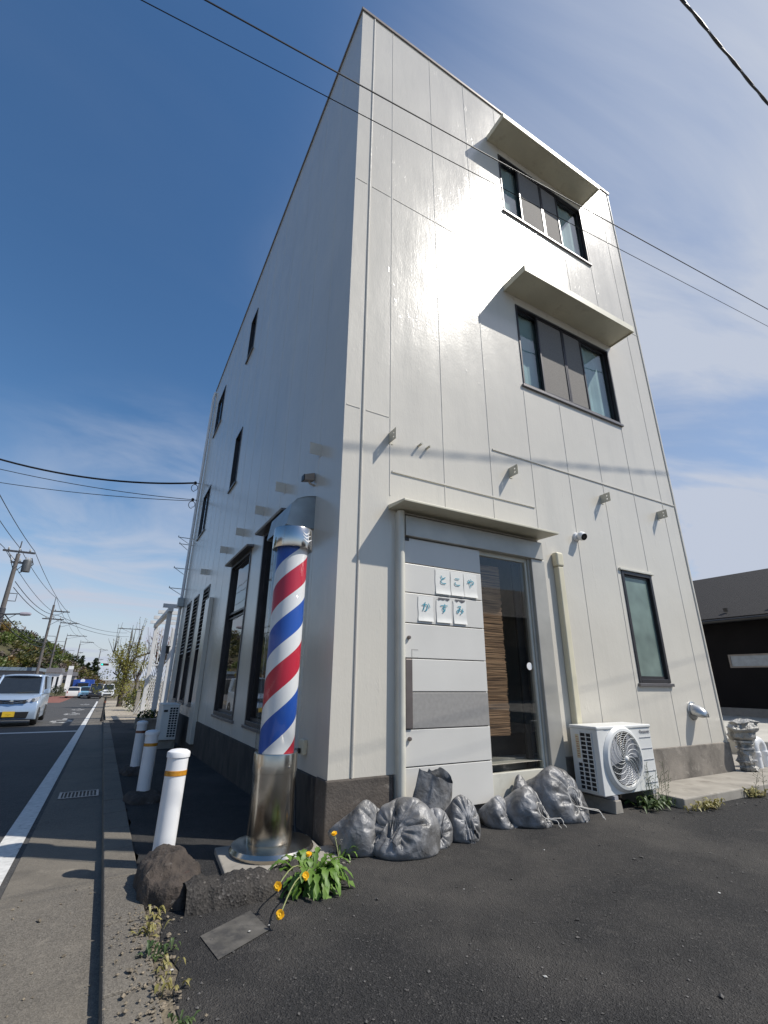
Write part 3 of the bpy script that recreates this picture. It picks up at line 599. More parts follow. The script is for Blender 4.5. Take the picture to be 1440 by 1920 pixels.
def berm():
    m = MB(); vs = []; n = 60; prof = [(-.13, -.03), (-.12, .045), (-.095, .088), (-.03, .108), (.04, .102), (.085, .07), (.10, -.03)]
    for i in range(n+1):
        u = i/n; x = -1.02+u*.96; y = -.56+.10*(u-.3)**2*2.0; f = 1.0 if u < .62 else max(0, 1-(u-.62)/.38)**.8
        for a, z in prof:
            q = Vector((x*9, a*9, z*9)); d = noise.fractal(q, .8, 2, 4)
            vs.append((x+.012*d, y+a+.026*d, z*f*(1+.22*d)-.015*(1-f)+.010*noise.noise(q*4)))
    k = len(prof); m.add(vs, [(i*k+j, i*k+j+1, (i+1)*k+j+1, (i+1)*k+j) for i in range(n) for j in range(k-1)])
    tag(m.build('asphalt_kerb', M['berm'], smooth=60), 'low rough dark asphalt kerb running in front of the barber pole slab', 'kerb')
berm()
m = MB(); vs = []; n = 22                              # loose rubble and silt beside the flange
rnd = random.Random(12)
# ------------------------------------------------------------------ bollards
M['amber'] = mat('amber_reflector', (.50, .22, .02), .22, var=(60, .25, 2), coat=.6); M['brownband'] = mat('faded_brown_band', (.16, .055, .03), .3, var=(30, .2, 3), coat=.4)
def bollard(loc, h, label, band, tilt=(0, 0)):
    t = thing('bollard', label, 'bollard', loc, 0, 'white bollards along the kerb'); t.rotation_euler = (tilt[0], tilt[1], 0)
    m = MB(); m.lathe([(.064, -.15), (.066, h-.03), (.064, h-.028)], 32); m.build('post', M['white'], t, smooth=40)
    m = MB(); m.lathe([(.066, h-.03), (.072, h-.028), (.073, h-.004), (.070, h+.004), (.05, h+.016), (.02, h+.021), (0, h+.022)], 32); m.build('cap', M['white'], t, smooth=35)
    m = MB(); m.lathe([(.0665, h-.135), (.0685, h-.134), (.0685, h-.105), (.0665, h-.104)], 32); m.build('reflective_band', band, t, smooth=35)
bollard((-1.065, .05, .08), .565, 'nearest white bollard, half in sun beside the asphalt lump', M['amber'], (R_(-1), R_(1)))
bollard((-1.03, 2.35, .0), .57, 'middle white bollard with an amber band standing in shade', M['amber'])
bollard((-1.01, 4.25, -.03), .56, 'farthest white bollard with a dull brown band standing in shade', M['brownband'])

# ------------------------------------------------------------------ air conditioner units
def fan_guard(mb, c, R, y):
    for i in range(13):
        r = R*(.10+.88*i/12); pts = [(c[0]+r*math.cos(a*math.pi/24), y, c[2]+r*math.sin(a*math.pi/24)) for a in range(49)]; mb.tube(pts, .0016, 4, False)
    for k in range(16):
        a0 = 2*math.pi*k/16; pts = []
        for i in range(15):
            u = i/14; r = R*(.10+.90*u); a = a0-1.15*u**1.1; pts.append((c[0]+r*math.cos(a), y-.004, c[2]+r*math.sin(a)))
        mb.tube(pts, .0027, 5, False)
def ac_unit():
    t = thing('air_conditioner', 'white outdoor air conditioner unit with round fan guard beside the glass door', 'air conditioner', (2.56, -.40, 0))
    w, d, z0, z1 = .83, .31, .14, .72
    m = MB(); m.box((0, .004, z0), (w, d, z1-.03)); m.box((0, 0, z0), (.10, .012, z1-.03)); b = m.build('casing', M['acwhite'], t, bevel=.012, bseg=3)
    m = MB(); m.box((-.006, -.006, z1-.03), (w+.006, d+.006, z1)); m.build('top_panel', M['acwhite'], t, bevel=.010, bseg=3)
    fc = (.335, 0, .435)
    m = MB(); Rx = Matrix.Rotation(R_(90), 3, 'X')
    m.lathe([(.285, -.004), (.285, .006), (.262, .032), (.238, .036), (.232, .022), (.232, -.01)], 56, fc, Rx); m.build('fan_shroud', M['acwhite'], t, smooth=35)
    m = MB(); m.lathe([(0, .006), (.236, .006)], 40, fc, Rx); m.build('fan_well', M['dark'], t)
    m = MB()
    for k in range(3):
        a0 = k*2.094
        for i in range(8):
            a = a0+i*.16; b_ = a+.16; m.quad((fc[0]+.05*math.cos(a), -.010-.002*i, fc[2]+.05*math.sin(a)), (fc[0]+.22*math.cos(a), -.010-.002*i, fc[2]+.22*math.sin(a)), (fc[0]+.22*math.cos(b_), -.012-.002*i, fc[2]+.22*math.sin(b_)), (fc[0]+.05*math.cos(b_), -.012-.002*i, fc[2]+.05*math.sin(b_)))
    m.build('fan_blades', M['acshade'], t, fixn=False)
    m = MB(); fan_guard(m, fc, .232, -.033); m.lathe([(0, .048), (.020, .046), (.026, .036), (.026, .028)], 20, fc, Rx); m.build('fan_guard', M['acwhite'], t, smooth=60)
    m = MB()
    for k in range(5): m.box((.635, -.0015, .60-.10*k), (w-.012, .006, .604-.10*k))
    m.build('panel_grooves', M['acshade'], t)
    # inlet grid on the left end: a raised lattice over a dark opening
    m = MB(); m.box((-.002, .065, .17), (.003, .245, .655)); m.build('inlet_opening', M['dark'], t)
    m = MB()
    for k in range(14): m.box((-.012, .06, .165+k*.0377), (.0, .25, .172+k*.0377))
    for y in (.06, .122, .184, .243): m.box((-.0118, y, .168), (-.0005, y+.008, .664))
    m.box((-.013, .184, .40), (-.001, .25, .664)); m.build('inlet_grille', M['acwhite'], t)
    m = MB(); m.box((-.0145, .20, .43), (-.0128, .243, .64)); lab = m.build('rating_label', mat('yellowed_label', (.60, .52, .34), .6, var=(40, .15, 2)), t)
    m = MB()
    for k in range(9): m.box((-.0152, .206+.003*(k % 3), .445+.021*k), (-.0143, .236-.004*(k % 2), .452+.021*k))
    m.build('print', mat('pale_red_print', (.42, .16, .12), .6), lab)
    for x in (.08, .66):
        m = MB(); m.hexa([(x, -.03, 0), (x+.11, -.03, 0), (x+.11, .33, 0), (x, .33, 0), (x+.015, -.03, .105), (x+.095, -.03, .105), (x+.095, .33, .105), (x+.015, .33, .105)]); m.build('block_foot', M['concrete'], t, bevel=.006)
        m = MB(); m.box((x+.03, -.015, .107), (x+.08, .32, .139)); m.build('foot_rail', M['acshade'], t)
    return t
AC = ac_unit()
def text_mesh(name, body, size, mt, parent, loc, rot, extrude=.0006, bold=0.0, align='LEFT'):
    cu = bpy.data.curves.new(name, 'FONT'); cu.body = body; cu.size = size; cu.extrude = extrude; cu.offset = bold; cu.align_x = align; cu.align_y = 'CENTER'
    tmp = bpy.data.objects.new(name+'_tmp', cu); C.objects.link(tmp)
    bpy.context.view_layer.update(); dg = bpy.context.evaluated_depsgraph_get(); me = bpy.data.meshes.new_from_object(tmp.evaluated_get(dg)); bpy.data.objects.remove(tmp)
    me.materials.clear(); me.materials.append(mt); me.name = name
    o = bpy.data.objects.new(name, me); C.objects.link(o); o.location = loc; o.rotation_euler = rot; o.parent = parent; return o
text_mesh('lettering', 'Panasonic', .042, mat('grey_logo_ink', (.16, .16, .18), .5), AC, (.645, -.0015, .655), (R_(90), 0, 0), bold=.0006)
# the second unit, end-on down the street wall
t = thing('air_conditioner', 'white air conditioner unit standing end-on by the street wall in shade', 'air conditioner', (-.50, 7.05, gz(7.4)))
m = MB(); m.box((0, 0, .16), (.31, .8, .79)); m.build('casing', M['acwhite'], t, bevel=.015)
m = MB(); m.box((-.008, -.006, .775), (.318, .806, .80)); m.build('top_panel', M['acwhite'], t, bevel=.008)
m = MB(); m.box((.135, -.003, .21), (.29, .002, .74)); m.build('inlet_opening', M['dark'], t)
m = MB()
for k in range(13): m.box((.13, -.012, .205+k*.0445), (.295, .0, .216+k*.0445))
for x in (.13, .182, .234, .286): m.box((x, -.0118, .21), (x+.010, -.0005, .745))
m.build('inlet_grille', M['acwhite'], t)
m = MB(); m.box((.03, -.006, .66), (.10, .004, .70)); m.build('handle_recess', M['black'], t)
for y in (.06, .62):
    m = MB(); m.box((-.01, y, -.02), (.32, y+.1, .158)); m.build('block_foot', M['concrete'], t, bevel=.01)

# ------------------------------------------------------------------ paper signs with one kana each
def paper(ch, label, x0, x1, z0, z1, torn=False, curl=0.02, seed=0):
    t = thing('paper_sign', label, 'paper sign', (x0, -.037, z0), 0, 'lettered papers on the door')
    w, h = x1-x0, z1-z0; n, k = 10, 14; rnd = random.Random(seed); vs = []
    for j in range(k+1):
        for i in range(n+1):
            u, v = i/n, j/k; zt = h*v
            if torn and j == k: zt -= rnd.uniform(0, .022)
            cb = curl*max(0, .22-v)**1.6*14*(1 if u > .3 else .8)+.003*math.sin(u*7+seed)*(1-v)
            vs.append((w*u+.002*math.sin(v*9+seed), -.0015-max(0, cb*.35), zt))
    m = MB(); m.add(vs, [(j*(n+1)+i, j*(n+1)+i+1, (j+1)*(n+1)+i+1, (j+1)*(n+1)+i) for j in range(k) for i in range(n)])
    o = m.build('sheet', M['paper'], t, smooth=180, fixn=False)
    text_mesh('letter', ch, .098, M['teal'], t, (w*.5, -.008, h*.56), (R_(90), 0, 0), .0003, .0003, 'CENTER')
    if torn:
        m = MB(); pts = [(w*.12, h+.004)]+[(w*(.12+.76*i/8), h-rnd.uniform(.004, .024)) for i in range(9)]+[(w*.92, h+.004)]
        m.quad(*[(a, -.0052, b) for a, b in pts]); m.build('tape_scrap', M['sill'], t, fixn=False)
for i, (ch, x0, x1) in enumerate((('と', 1.005, 1.178), ('こ', 1.185, 1.342), ('や', 1.348, 1.512))):
    paper(ch, ['white paper lettered と, left of the upper row of three on the door', 'white paper lettered こ, between と and や in the upper row', 'white paper lettered や at the right end of the upper row'][i], x0, x1, 1.888, 2.125, seed=i)
for i, (ch, x0, x1) in enumerate((('か', .805, .972), ('す', 1.008, 1.178), ('み', 1.206, 1.362))):
    paper(ch, ['white paper lettered か, left of the lower row on the door', 'white paper lettered す with a ragged top edge, mid lower row', 'white paper lettered み with a dark torn top edge'][i], x0, x1, 1.622, 1.848, torn=i > 0, seed=i+5)
# ------------------------------------------------------------------ cameras, outlet
t = thing('security_camera', 'white ball security camera on the sunlit front wall', 'security camera', (3.17, 0, 2.80))
m = MB(); m.lathe([(.055, 0), (.055, .012), (.045, .03), (0, .032)], 24, (0, 0, 0), Rx); m.build('mount', M['white'], t, smooth=40)
Md = Vector((-.15, -.85, -.45)).to_track_quat('Z', 'Y').to_matrix()
m = MB(); m.lathe([(0, -.055)]+[(.055*math.sin(a), -.055*math.cos(a)) for a in [i*.2 for i in range(1, 12)]]+[(.046, .036), (.044, .046)], 24, (.01, -.075, -.005), Md); m.build('head', M['white'], t, smooth=50)
m = MB(); m.lathe([(.0, .040), (.042, .040), (.041, .049), (.018, .051), (0, .047)], 24, (.01, -.075, -.005), Md); m.build('lens', mat('camera_lens', (.01, .01, .012), .08, coat=1), t, smooth=30)
t = thing('security_camera', 'small beige box camera with a dark lens end on the street wall', 'security camera', (0, .70, 3.10))
m = MB(); m.hexa([(-.13, -.05, -.03), (-.01, -.02, .0), (-.01, .05, .0), (-.13, .035, -.03), (-.13, -.05, .035), (-.01, -.02, .09), (-.01, .05, .09), (-.13, .035, .035)]); m.build('housing', mat('beige_housing', (.36, .29, .24), .5), t, bevel=.006)
m = MB(); m.box((-.14, -.047, -.028), (-.129, .032, .033)); m.build('lens', M['black'], t)
m = MB(); m.tube([(0, .01, -.05), (-.05, .01, -.035), (-.07, .0, -.01)], .012, 8); m.build('mount', mat('beige_bracket', (.38, .32, .26), .5), t)
t = thing('power_outlet', 'beige outdoor power outlet with a black lead low on the street wall', 'outlet', (0, .50, .575))
m = MB(); m.box((-.04, -.055, -.055), (-.001, .055, .06)); m.build('cover', M['cream'], t, bevel=.008)
m = MB(); m.tube([(-.04, .01, -.02), (-.075, .01, -.03), (-.085, .015, -.1), (-.07, -.02, -.3), (-.10, -.15, -.50), (-.16, -.35, -.555)], .007, 7); m.build('lead', M['black'], t, smooth=60)
m = MB(); m.box((-.085, -.01, -.045), (-.04, .03, -.005)); m.build('plug', M['black'], t, bevel=.008)

# ------------------------------------------------------------------ sandbags
def sack_mat():
    m = bpy.data.materials.new('grey_woven_sack'); m.use_nodes = True; nt = m.node_tree; N = nt.nodes.new; L = nt.links.new; b = nt.nodes['Principled BSDF']
    b.inputs['Roughness'].default_value = .40; b.inputs['Specular IOR Level'].default_value = .6
    tc = N('ShaderNodeTexCoord'); n = N('ShaderNodeTexNoise'); n.inputs['Scale'].default_value = 7; n.inputs['Detail'].default_value = 6; L(tc.outputs['Object'], n.inputs['Vector'])
    mr = N('ShaderNodeMapRange'); mr.inputs[1].default_value = .33; mr.inputs[2].default_value = .62; L(n.outputs[0], mr.inputs[0])
    mx = N('ShaderNodeMix'); mx.data_type = 'RGBA'; L(mr.outputs[0], mx.inputs[0]); mx.inputs[6].default_value = (.255, .255, .26, 1); mx.inputs[7].default_value = (.095, .092, .088, 1); L(mx.outputs[2], b.inputs['Base Color'])
    w = N('ShaderNodeTexWave'); w.inputs['Scale'].default_value = 150; w.bands_direction = 'Z'; L(tc.outputs['Object'], w.inputs['Vector'])
    n2 = N('ShaderNodeTexNoise'); n2.inputs['Scale'].default_value = 16; n2.inputs['Detail'].default_value = 5; n2.inputs['Distortion'].default_value = 1.6; L(tc.outputs['Object'], n2.inputs['Vector'])
    b1 = N('ShaderNodeBump'); b1.inputs['Strength'].default_value = .12; b1.inputs['Distance'].default_value = .002; L(w.outputs['Fac'], b1.inputs['Height'])
    b2 = N('ShaderNodeBump'); b2.inputs['Strength'].default_value = .6; b2.inputs['Distance'].default_value = .010; L(n2.outputs[0], b2.inputs['Height']); L(b1.outputs[0], b2.inputs['Normal']); prev = b2.outputs[0]
    dn = N('ShaderNodeTexNoise'); dn.inputs['Scale'].default_value = 5; dn.inputs['Detail'].default_value = 3; L(tc.outputs['Object'], dn.inputs['Vector'])
    va = N('ShaderNodeVectorMath'); va.operation = 'MULTIPLY_ADD'; va.inputs[1].default_value = (.22, .22, .22); L(dn.outputs['Color'], va.inputs[0]); L(tc.outputs['Object'], va.inputs[2])
    for sc, st, di in ((8, .26, .035), (19, .28, .014)):     # crumpled facets
        v = N('ShaderNodeTexVoronoi'); v.inputs['Scale'].default_value = sc; L(va.outputs[0], v.inputs['Vector']); bb = N('ShaderNodeBump'); bb.inputs['Strength'].default_value = st; bb.inputs['Distance'].default_value = di
        L(v.outputs['Distance'], bb.inputs['Height']); L(prev, bb.inputs['Normal']); prev = bb.outputs[0]
    L(prev, b.inputs['Normal'])
    return m
M['sack'] = sack_mat(); M['cord'] = mat('pale_cord', (.50, .48, .44), .7)
import numpy as np
def relax_sack(w, h, neck, fill, tilt, seed, vol, choke=.14, g=1.5, lift=(0, 0, 0), hold=0.0, keep=False, n=25, rows=34, steps=330, its=9):
    """lets a filled cloth sack settle on the ground: stretch links, fill pressure, tied neck; returns its rings of points"""
    rng = np.random.default_rng(seed); R = 2*n; J, I = np.meshgrid(np.arange(rows+1), np.arange(R), indexing='ij'); v = J/rows
    side = np.where(I < n, 1, -1); x = np.where(I < n, -w/2+w*I/n, w/2-w*(I-n)/n); s = np.abs(np.where(I < n, np.sin(np.pi*I/n), np.sin(np.pi*(I-n)/n)))
    th = .15*w*np.sin(np.pi*np.clip(v/neck if neck else v, 0, 1))+.004
    if neck: th = np.where(v > neck, .03, th)
    flat = np.stack([x, side*.001, h*v], -1).reshape(-1, 3)
    X = np.stack([x, side*np.maximum(s, .05)*th*np.where(s > .05, 1, s*20), h*v], -1).reshape(-1, 3)+rng.normal(0, .004, (R*(rows+1), 3))
    vid = lambda j, i: (j*R+(i % R)).ravel(); links = []
    squeeze = lambda vv, wd: 1-(1-choke)*np.exp(-((vv-neck)/wd)**2) if neck else np.ones_like(vv)
    for par in (0, 1):
        a, b = np.meshgrid(np.arange(rows+1), np.arange(par, R, 2), indexing='ij'); links.append([vid(a, b), vid(a, b+1), w/n*squeeze(a.ravel()/rows, .035), .3, 1.0])
        a, b = np.meshgrid(np.arange(par, rows, 2), np.arange(R), indexing='ij'); links.append([vid(a, b), vid(a+1, b), np.full(a.size, h/rows), .3, 1.0])
        for sg in (1, -1): links.append([vid(a, b), vid(a+1, b+sg), np.hypot(w/n*squeeze((a.ravel()+.5)/rows, .04), h/rows), .12, .6])
    for l in links:                                    # a little slack cloth in patches, so that it creases
        m = (flat[l[0]]+flat[l[1]])/2; q = seed*1.7; bk = (l[0] % R >= n)*2.1
        l[2] = l[2]*(1+.15*np.maximum(0, np.sin(m[:, 0]*31+q+3*np.sin(m[:, 2]*9+q)+bk)*np.sin(m[:, 2]*23+q*2+2.5*np.sin(m[:, 0]*12)+bk)))
    sa, sb = np.arange(1, n), R-np.arange(1, n); a, b = np.meshgrid(np.arange(rows), np.arange(R), indexing='ij')
    A_, B_, C_, D_ = vid(a, b), vid(a, b+1), vid(a+1, b+1), vid(a+1, b); tri = np.concatenate([np.stack([A_, B_, C_], 1), np.stack([A_, C_, D_], 1)])
    row = np.repeat(np.arange(rows+1)/rows, R); wet = np.clip((fill-row)/.06, 0, 1)[tri].mean(1)
    az, ti = tilt; rot = np.array(Matrix.Rotation(az, 3, 'Z') @ Matrix.Rotation(ti, 3, 'Y')); X = X @ rot.T; X[:, 2] -= X[:, 2].min()-.01; V = np.zeros_like(X); dt = .012*1.25
    def volume(X):
        q = X-X.mean(0); return np.einsum('ij,ij->i', np.cross(q[tri[:, 0]], q[tri[:, 1]]), q[tri[:, 2]]).sum()/6
    sign = np.sign(volume(X)) or 1; up = row > .55; top = row > (neck or .75)-.03
    for step in range(steps):
        u = min(1, step/90); nr = np.cross(X[tri[:, 1]]-X[tri[:, 0]], X[tri[:, 2]]-X[tri[:, 0]])*sign*.5; cz = X[tri][:, :, 2].mean(1)
        pr = (26*max(0, (vol-abs(volume(X)))/vol)+g*.6*np.maximum(0, cz[wet > .2].max()-cz))*u*wet; F = nr*pr[:, None]/3; acc = np.zeros_like(X)
        for c in range(3):
            for d in range(3): acc[:, d] += np.bincount(tri[:, c], F[:, d], minlength=len(X))
        acc *= len(X)/(w*h*.6); acc[:, 2] -= g; acc[top] += np.array(lift)*(1 if step < steps*.64 or keep else max(.25, 1-(step-steps*.64)/(steps*.2)))
        if hold: acc[up, :2] -= hold*(X[up, :2].mean(0)-np.array([.06, 0]))
        V = (V+dt*acc)*.955; V *= np.minimum(1, 1.5/np.maximum(np.linalg.norm(V, axis=1, keepdims=True), 1e-9)); Y = X+dt*V
        for it in range(its):
            for p, q, d, comp, st in links:
                D = Y[q]-Y[p]; L = np.sqrt(np.einsum('ij,ij->i', D, D))+1e-9; e = L-d; k = D*(np.where(e > 0, 1.0, comp)*st*.5*e/L)[:, None]; Y[p] += k; Y[q] -= k
            m = (Y[sa]+Y[sb])/2; Y[sa] = m; Y[sb] = m; Y[Y[:, 2] < 0, 2] = 0
        low = Y[:, 2] < .004; Y[low, :2] = X[low, :2]+(Y[low, :2]-X[low, :2])*.25
        G = Y.reshape(rows+1, R, 3); lap = (np.roll(G, 1, 1)+np.roll(G, -1, 1))/2-G; lap[1:-1] += (G[2:]+G[:-2])/2-G[1:-1]; lap[0] = 0; lap[-1] *= .5; Y = (G+lap*.005).reshape(-1, 3)
        V = (Y-X)/dt; X = Y
    X[:, 0] -= (X[:, 0].min()+X[:, 0].max())/2; X[:, 1] -= (X[:, 1].min()+X[:, 1].max())/2
    return X.tolist(), R, rows
SACKS = {
 'slumped': relax_sack(.52, .64, .84, .80, (R_(-50), R_(15)), 1, .026, .12, 1.5, (.6, -1.0, 3.2)),
 'plump': relax_sack(.64, .72, .84, .81, (R_(230), R_(12)), 2, .039, .12, 1.5, (-.8, -1.0, 3.2)),
 'open': relax_sack(.54, .78, None, .60, (R_(15), R_(3)), 3, .032, .14, 1.4, (.5, -.5, 1.75), 25, True),
 'flat': relax_sack(.44, .52, .84, .80, (R_(25), R_(50)), 5, .0125, .2, 1.6, (.4, 0, 1.6)),
 'corded': relax_sack(.52, .62, .84, .81, (R_(-30), R_(35)), 6, .022, .12, 1.5, (.5, -.6, 2.2)),
 'large': relax_sack(.74, .86, .84, .81, (R_(-40), R_(32)), 7, .060, .12, 1.4, (.6, -.9, 2.2)),
}
SACKS['low'] = SACKS['flat']
def sandbag(label, key, loc, sc, rot=0, seed=1, cord=None):
    t = thing('sandbag', label, 'sandbag', loc, 0, 'grey sandbags piled at the door')
    pts, NU, rows = SACKS[key]; NV = rows+1; Rz = Matrix.Rotation(rot, 3, 'Z'); sd = Vector((seed*3.1, seed*1.7, seed*.9)); out = []
    for p in pts:
        v = Rz @ Vector((p[0]*sc[0], p[1]*sc[1], p[2]*sc[2])); q = v*7+sd
        v += Vector((noise.noise(q), noise.noise(q+Vector((9, 0, 0))), .6*noise.noise(q+Vector((0, 9, 0)))))*.006; q2 = Vector((v.x*16, v.y*16, v.z*6))+sd+Vector((noise.noise(q), noise.noise(q*1.3), 0))*1.5; up_ = min(1, max(0, v.z)/.05)
        c = max(0, 1-abs(noise.noise(q2*.6))*3.4)*.006+max(0, 1-abs(noise.noise(q2*1.5+sd))*4)*.0025; o_ = Vector((v.x, v.y, v.z*.5-.03)); v -= o_.normalized()*c*up_; v.z = max(v.z-.004, -.006); out.append(v)
    m = MB(); m.add(out, [(j*NU+i, j*NU+(i+1) % NU, (j+1)*NU+(i+1) % NU, (j+1)*NU+i) for j in range(NV-1) for i in range(NU)])
    o = m.build('sack', M['sack'], t, smooth=180, weld=True); ss = o.modifiers.new('smooth', 'SUBSURF'); ss.render_levels = 2; ss.levels = 1
    if cord is not None:
        row = cord[0]; ring = [out[row*NU+i] for i in range(0, NU, 3)]; c = sum(ring, Vector())/len(ring)
        ring = [p+(p-c).normalized()*.006 for p in ring]; ring.append(ring[0]); m = MB(); m.tube(ring, .005, 6)
        for tail in cord[1:]:
            P = [min(ring, key=lambda p: p.y)]+[Vector(q) for q in tail]; sp = []
            for i in range(len(P)-1):
                for k in range(6): sp.append(P[i].lerp(P[i+1], k/6)+Vector((.006*math.sin(k*1.3), .004*math.sin(k*2), .0)))
            m.tube(sp+[P[-1]], .0034, 6)
        m.build('cord', M['cord'], t, smooth=60)
    return t
PI = math.pi
sandbag('plump grey sandbag slumped against the foundation, behind the biggest bag', 'slumped', (.20, -.21, 0), (.92, .66, 1.26), R_(12), 1)
sandbag('biggest grey sandbag, front of the pile with a gathered mouth facing the road', 'plump', (.47, -.34, 0), (1.06, .84, 1.22), R_(-20), 2)
sandbag('tall open grey sandbag leaning on the door behind the others', 'open', (.74, -.15, 0), (1.02, .55, 1.50), R_(-4), 3)
sandbag('squat grey sandbag sagging in folds beside the biggest bag', 'corded', (.73, -.30, 0), (.62, .72, 1.02), R_(-60), 9)
sandbag('small grey sandbag with deep creases, alone before the door leaf', 'slumped', (.98, -.32, 0), (.66, .54, 1.20), R_(-28), 4)
sandbag('flattish pale sandbag with stretched creases, under the glass door', 'flat', (1.48, -.17, 0), (.70, .78, 1.25), R_(-75), 5)
sandbag('dark grey sandbag tied with a dangling cord, front of the right-hand pile', 'corded', (1.69, -.27, 0), (.92, .84, 1.28), R_(-8), 6, [28, [(.21, -.19, .06), (.23, -.22, .0)], [(.16, -.19, .05), (.17, -.22, .0)]])
sandbag('large pale sandbag with a knotted neck next to the air conditioner', 'large', (2.08, -.24, 0), (.96, .72, 1.34), R_(-6), 7, [28, [(.30, -.22, .06), (.33, -.25, .0)], [(.34, -.18, .06), (.38, -.20, .0)]])
sandbag('low crumpled sandbag half hidden behind the corded bag', 'slumped', (1.84, -.10, 0), (.6, .5, 1.35), R_(190), 8)

# ------------------------------------------------------------------ weeds and pebbles
M['dleaf'] = leaf_mat('dandelion_leaf', (.10, .20, .025), (.16, .27, .05), 20, .3)
M['wleaf'] = leaf_mat('weed_leaf', (.045, .085, .025), (.09, .13, .04), 20, .25)
M['yleaf'] = leaf_mat('yellowed_weed', (.22, .20, .06), (.30, .26, .10), 20, .25)
M['stem'] = leaf_mat('pale_stem', (.30, .30, .14), (.24, .28, .10), 20, .2)
M['petal'] = mat('dandelion_petal', (.85, .46, .005), .6, var=(90, .2, 2))
def leaf_strip(mb, base, az, length, width, rise, droop, lobes=5, rnd=None, tooth=.45):
    """one arching toothed leaf; returns nothing, adds quads"""
    n = lobes*2+1; vs = []; d = Vector((math.cos(az), math.sin(az), 0)); sd = Vector((-d.y, d.x, 0))
    for i in range(n+1):
        u = i/n; c = Vector(base)+d*(length*u)+Vector((0, 0, rise*math.sin(u*2.2)-droop*u*u))
        w = width*(.25+.95*math.sin(min(1, u*1.1+.05)*math.pi*.82)**1.0)*(1-tooth*(i % 2))*(1 if i < n else .05)
        tw = (rnd.uniform(-.25, .25) if rnd else 0)
        vs += [c+sd*w+Vector((0, 0, w*(.35+tw))), c, c-sd*w+Vector((0, 0, w*(.35-tw)))]
    mb.add(vs, [q for i in range(n) for q in ((i*3, i*3+1, i*3+4, i*3+3), (i*3+1, i*3+2, i*3+5, i*3+4))])
def dandelion(loc, heads, nleaf, label, seed, size=1.0):
    rnd = random.Random(seed); t = thing('dandelion', label, 'weed', loc)
    m = MB()
    for k in range(nleaf):
        az = rnd.uniform(0, 6.28); r = rnd.uniform(0, .05)
        leaf_strip(m, (r*math.cos(az)*1.5, r*math.sin(az), .0), az+rnd.uniform(-.5, .5), rnd.uniform(.09, .18)*size, rnd.uniform(.011, .021)*size, rnd.uniform(.03, .13)*size, rnd.uniform(.02, .10)*size, 5, rnd, .55)
    m.build('leaves', M['dleaf'], t, smooth=180, fixn=False)
    for (x, y, z), up in heads:
        p = Vector((x, y, z)); m = MB(); pts = []
        for i in range(9):
            u = i/8; pts.append(Vector((x*u, y*u, z*u))+Vector((0, 0, up*math.sin(u*math.pi))))
        m.tube(pts, [.0035]*9, 6); st = m.build('stem', M['stem'], t, smooth=60)
        m = MB(); dirn = (pts[-1]-pts[-2]).normalized()*.4+Vector((-.25, -.55, .6)); Q = dirn.to_track_quat('Z', 'Y').to_matrix()
        for ring, (n, r0, r1, h) in enumerate(((22, .004, .020, .001), (18, .003, .016, .006), (14, .002, .011, .009))):
            for k in range(n):
                a = 2*math.pi*k/n+ring*.2+rnd.uniform(-.08, .08); w = .0028; e = rnd.uniform(.9, 1.1)
                q = [Vector((r0*math.cos(a)-w*math.sin(a), r0*math.sin(a)+w*math.cos(a), h)), Vector((r0*math.cos(a)+w*math.sin(a), r0*math.sin(a)-w*math.cos(a), h)), Vector((r1*e*math.cos(a)+w*math.sin(a), r1*e*math.sin(a)-w*math.cos(a), h+.004)), Vector((r1*e*math.cos(a)-w*math.sin(a), r1*e*math.sin(a)+w*math.cos(a), h+.004))]
                m.quad(*[p+Q @ v for v in q])
        m.lathe([(0, .004), (.006, .006), (.007, .011), (0, .013)], 8, p, Q); m.lathe([(0, -.012), (.006, -.010), (.008, 0), (.010, .003)], 8, p, Q)
        m.build('flower_head', M['petal'], st, smooth=60, fixn=False)
dandelion((-.33, -.61, 0), [((.01, .10, .12), .01), ((-.12, -.20, .12), .05), ((-.29, -.26, .12), .09), ((-.32, -.41, .06), .09)], 115, 'leafy dandelion with yellow flowers on bent stems beside the asphalt kerb', 5, 1.25)
dandelion((-.02, -.30, 0), [((-.01, .07, .125), .01)], 9, 'single yellow dandelion flower standing by the foundation corner', 6, .6)
def weed(loc, n, size, label, seed, mt, stalks=0, spread=.12, name='weed', squash=1.0):
    rnd = random.Random(seed); t = thing(name, label, 'weed', loc); m = MB()
    for k in range(n):
        az = rnd.uniform(0, 6.28); r = rnd.uniform(0, spread)
        leaf_strip(m, (r*math.cos(az)*2, r*math.sin(az)*squash, rnd.uniform(0, .02)), rnd.uniform(0, 6.28), rnd.uniform(.05, .13)*size, rnd.uniform(.008, .018)*size, rnd.uniform(.02, .10)*size, rnd.uniform(0, .06)*size, 3, rnd, .25)
    m.build('leaves', mt, t, smooth=180, fixn=False)
    if stalks:
        m = MB()
        for k in range(stalks):
            x, y = rnd.uniform(-.12, .2), rnd.uniform(-.06, .06); h = rnd.uniform(.22, .38)*size; lx, ly = rnd.uniform(-.05, .10), rnd.uniform(-.05, .04)
            P = [Vector((x+lx*u*u, y+ly*u, h*u)) for u in (0, .25, .5, .75, 1)]; m.tube(P, [.003, .0026, .002, .0018, .0012], 5)
            for j in range(9):
                u = .35+.65*j/9; c = Vector((x+lx*u*u, y+ly*u, h*u)); a = rnd.uniform(0, 6.28); e = c+Vector((.03*math.cos(a), .03*math.sin(a), .022)); m.tube([c, e], .0011, 4); m.lathe([(0, -.004), (.0045, 0), (0, .006)], 5, e)
        m.build('stalks', M['wleaf'], t, smooth=60)
    return t
weed((3.20, -.43, 0), 60, 1.1, 'dark green weed clump with tall seed stalks against the air conditioner', 3, M['wleaf'], 9, .13)
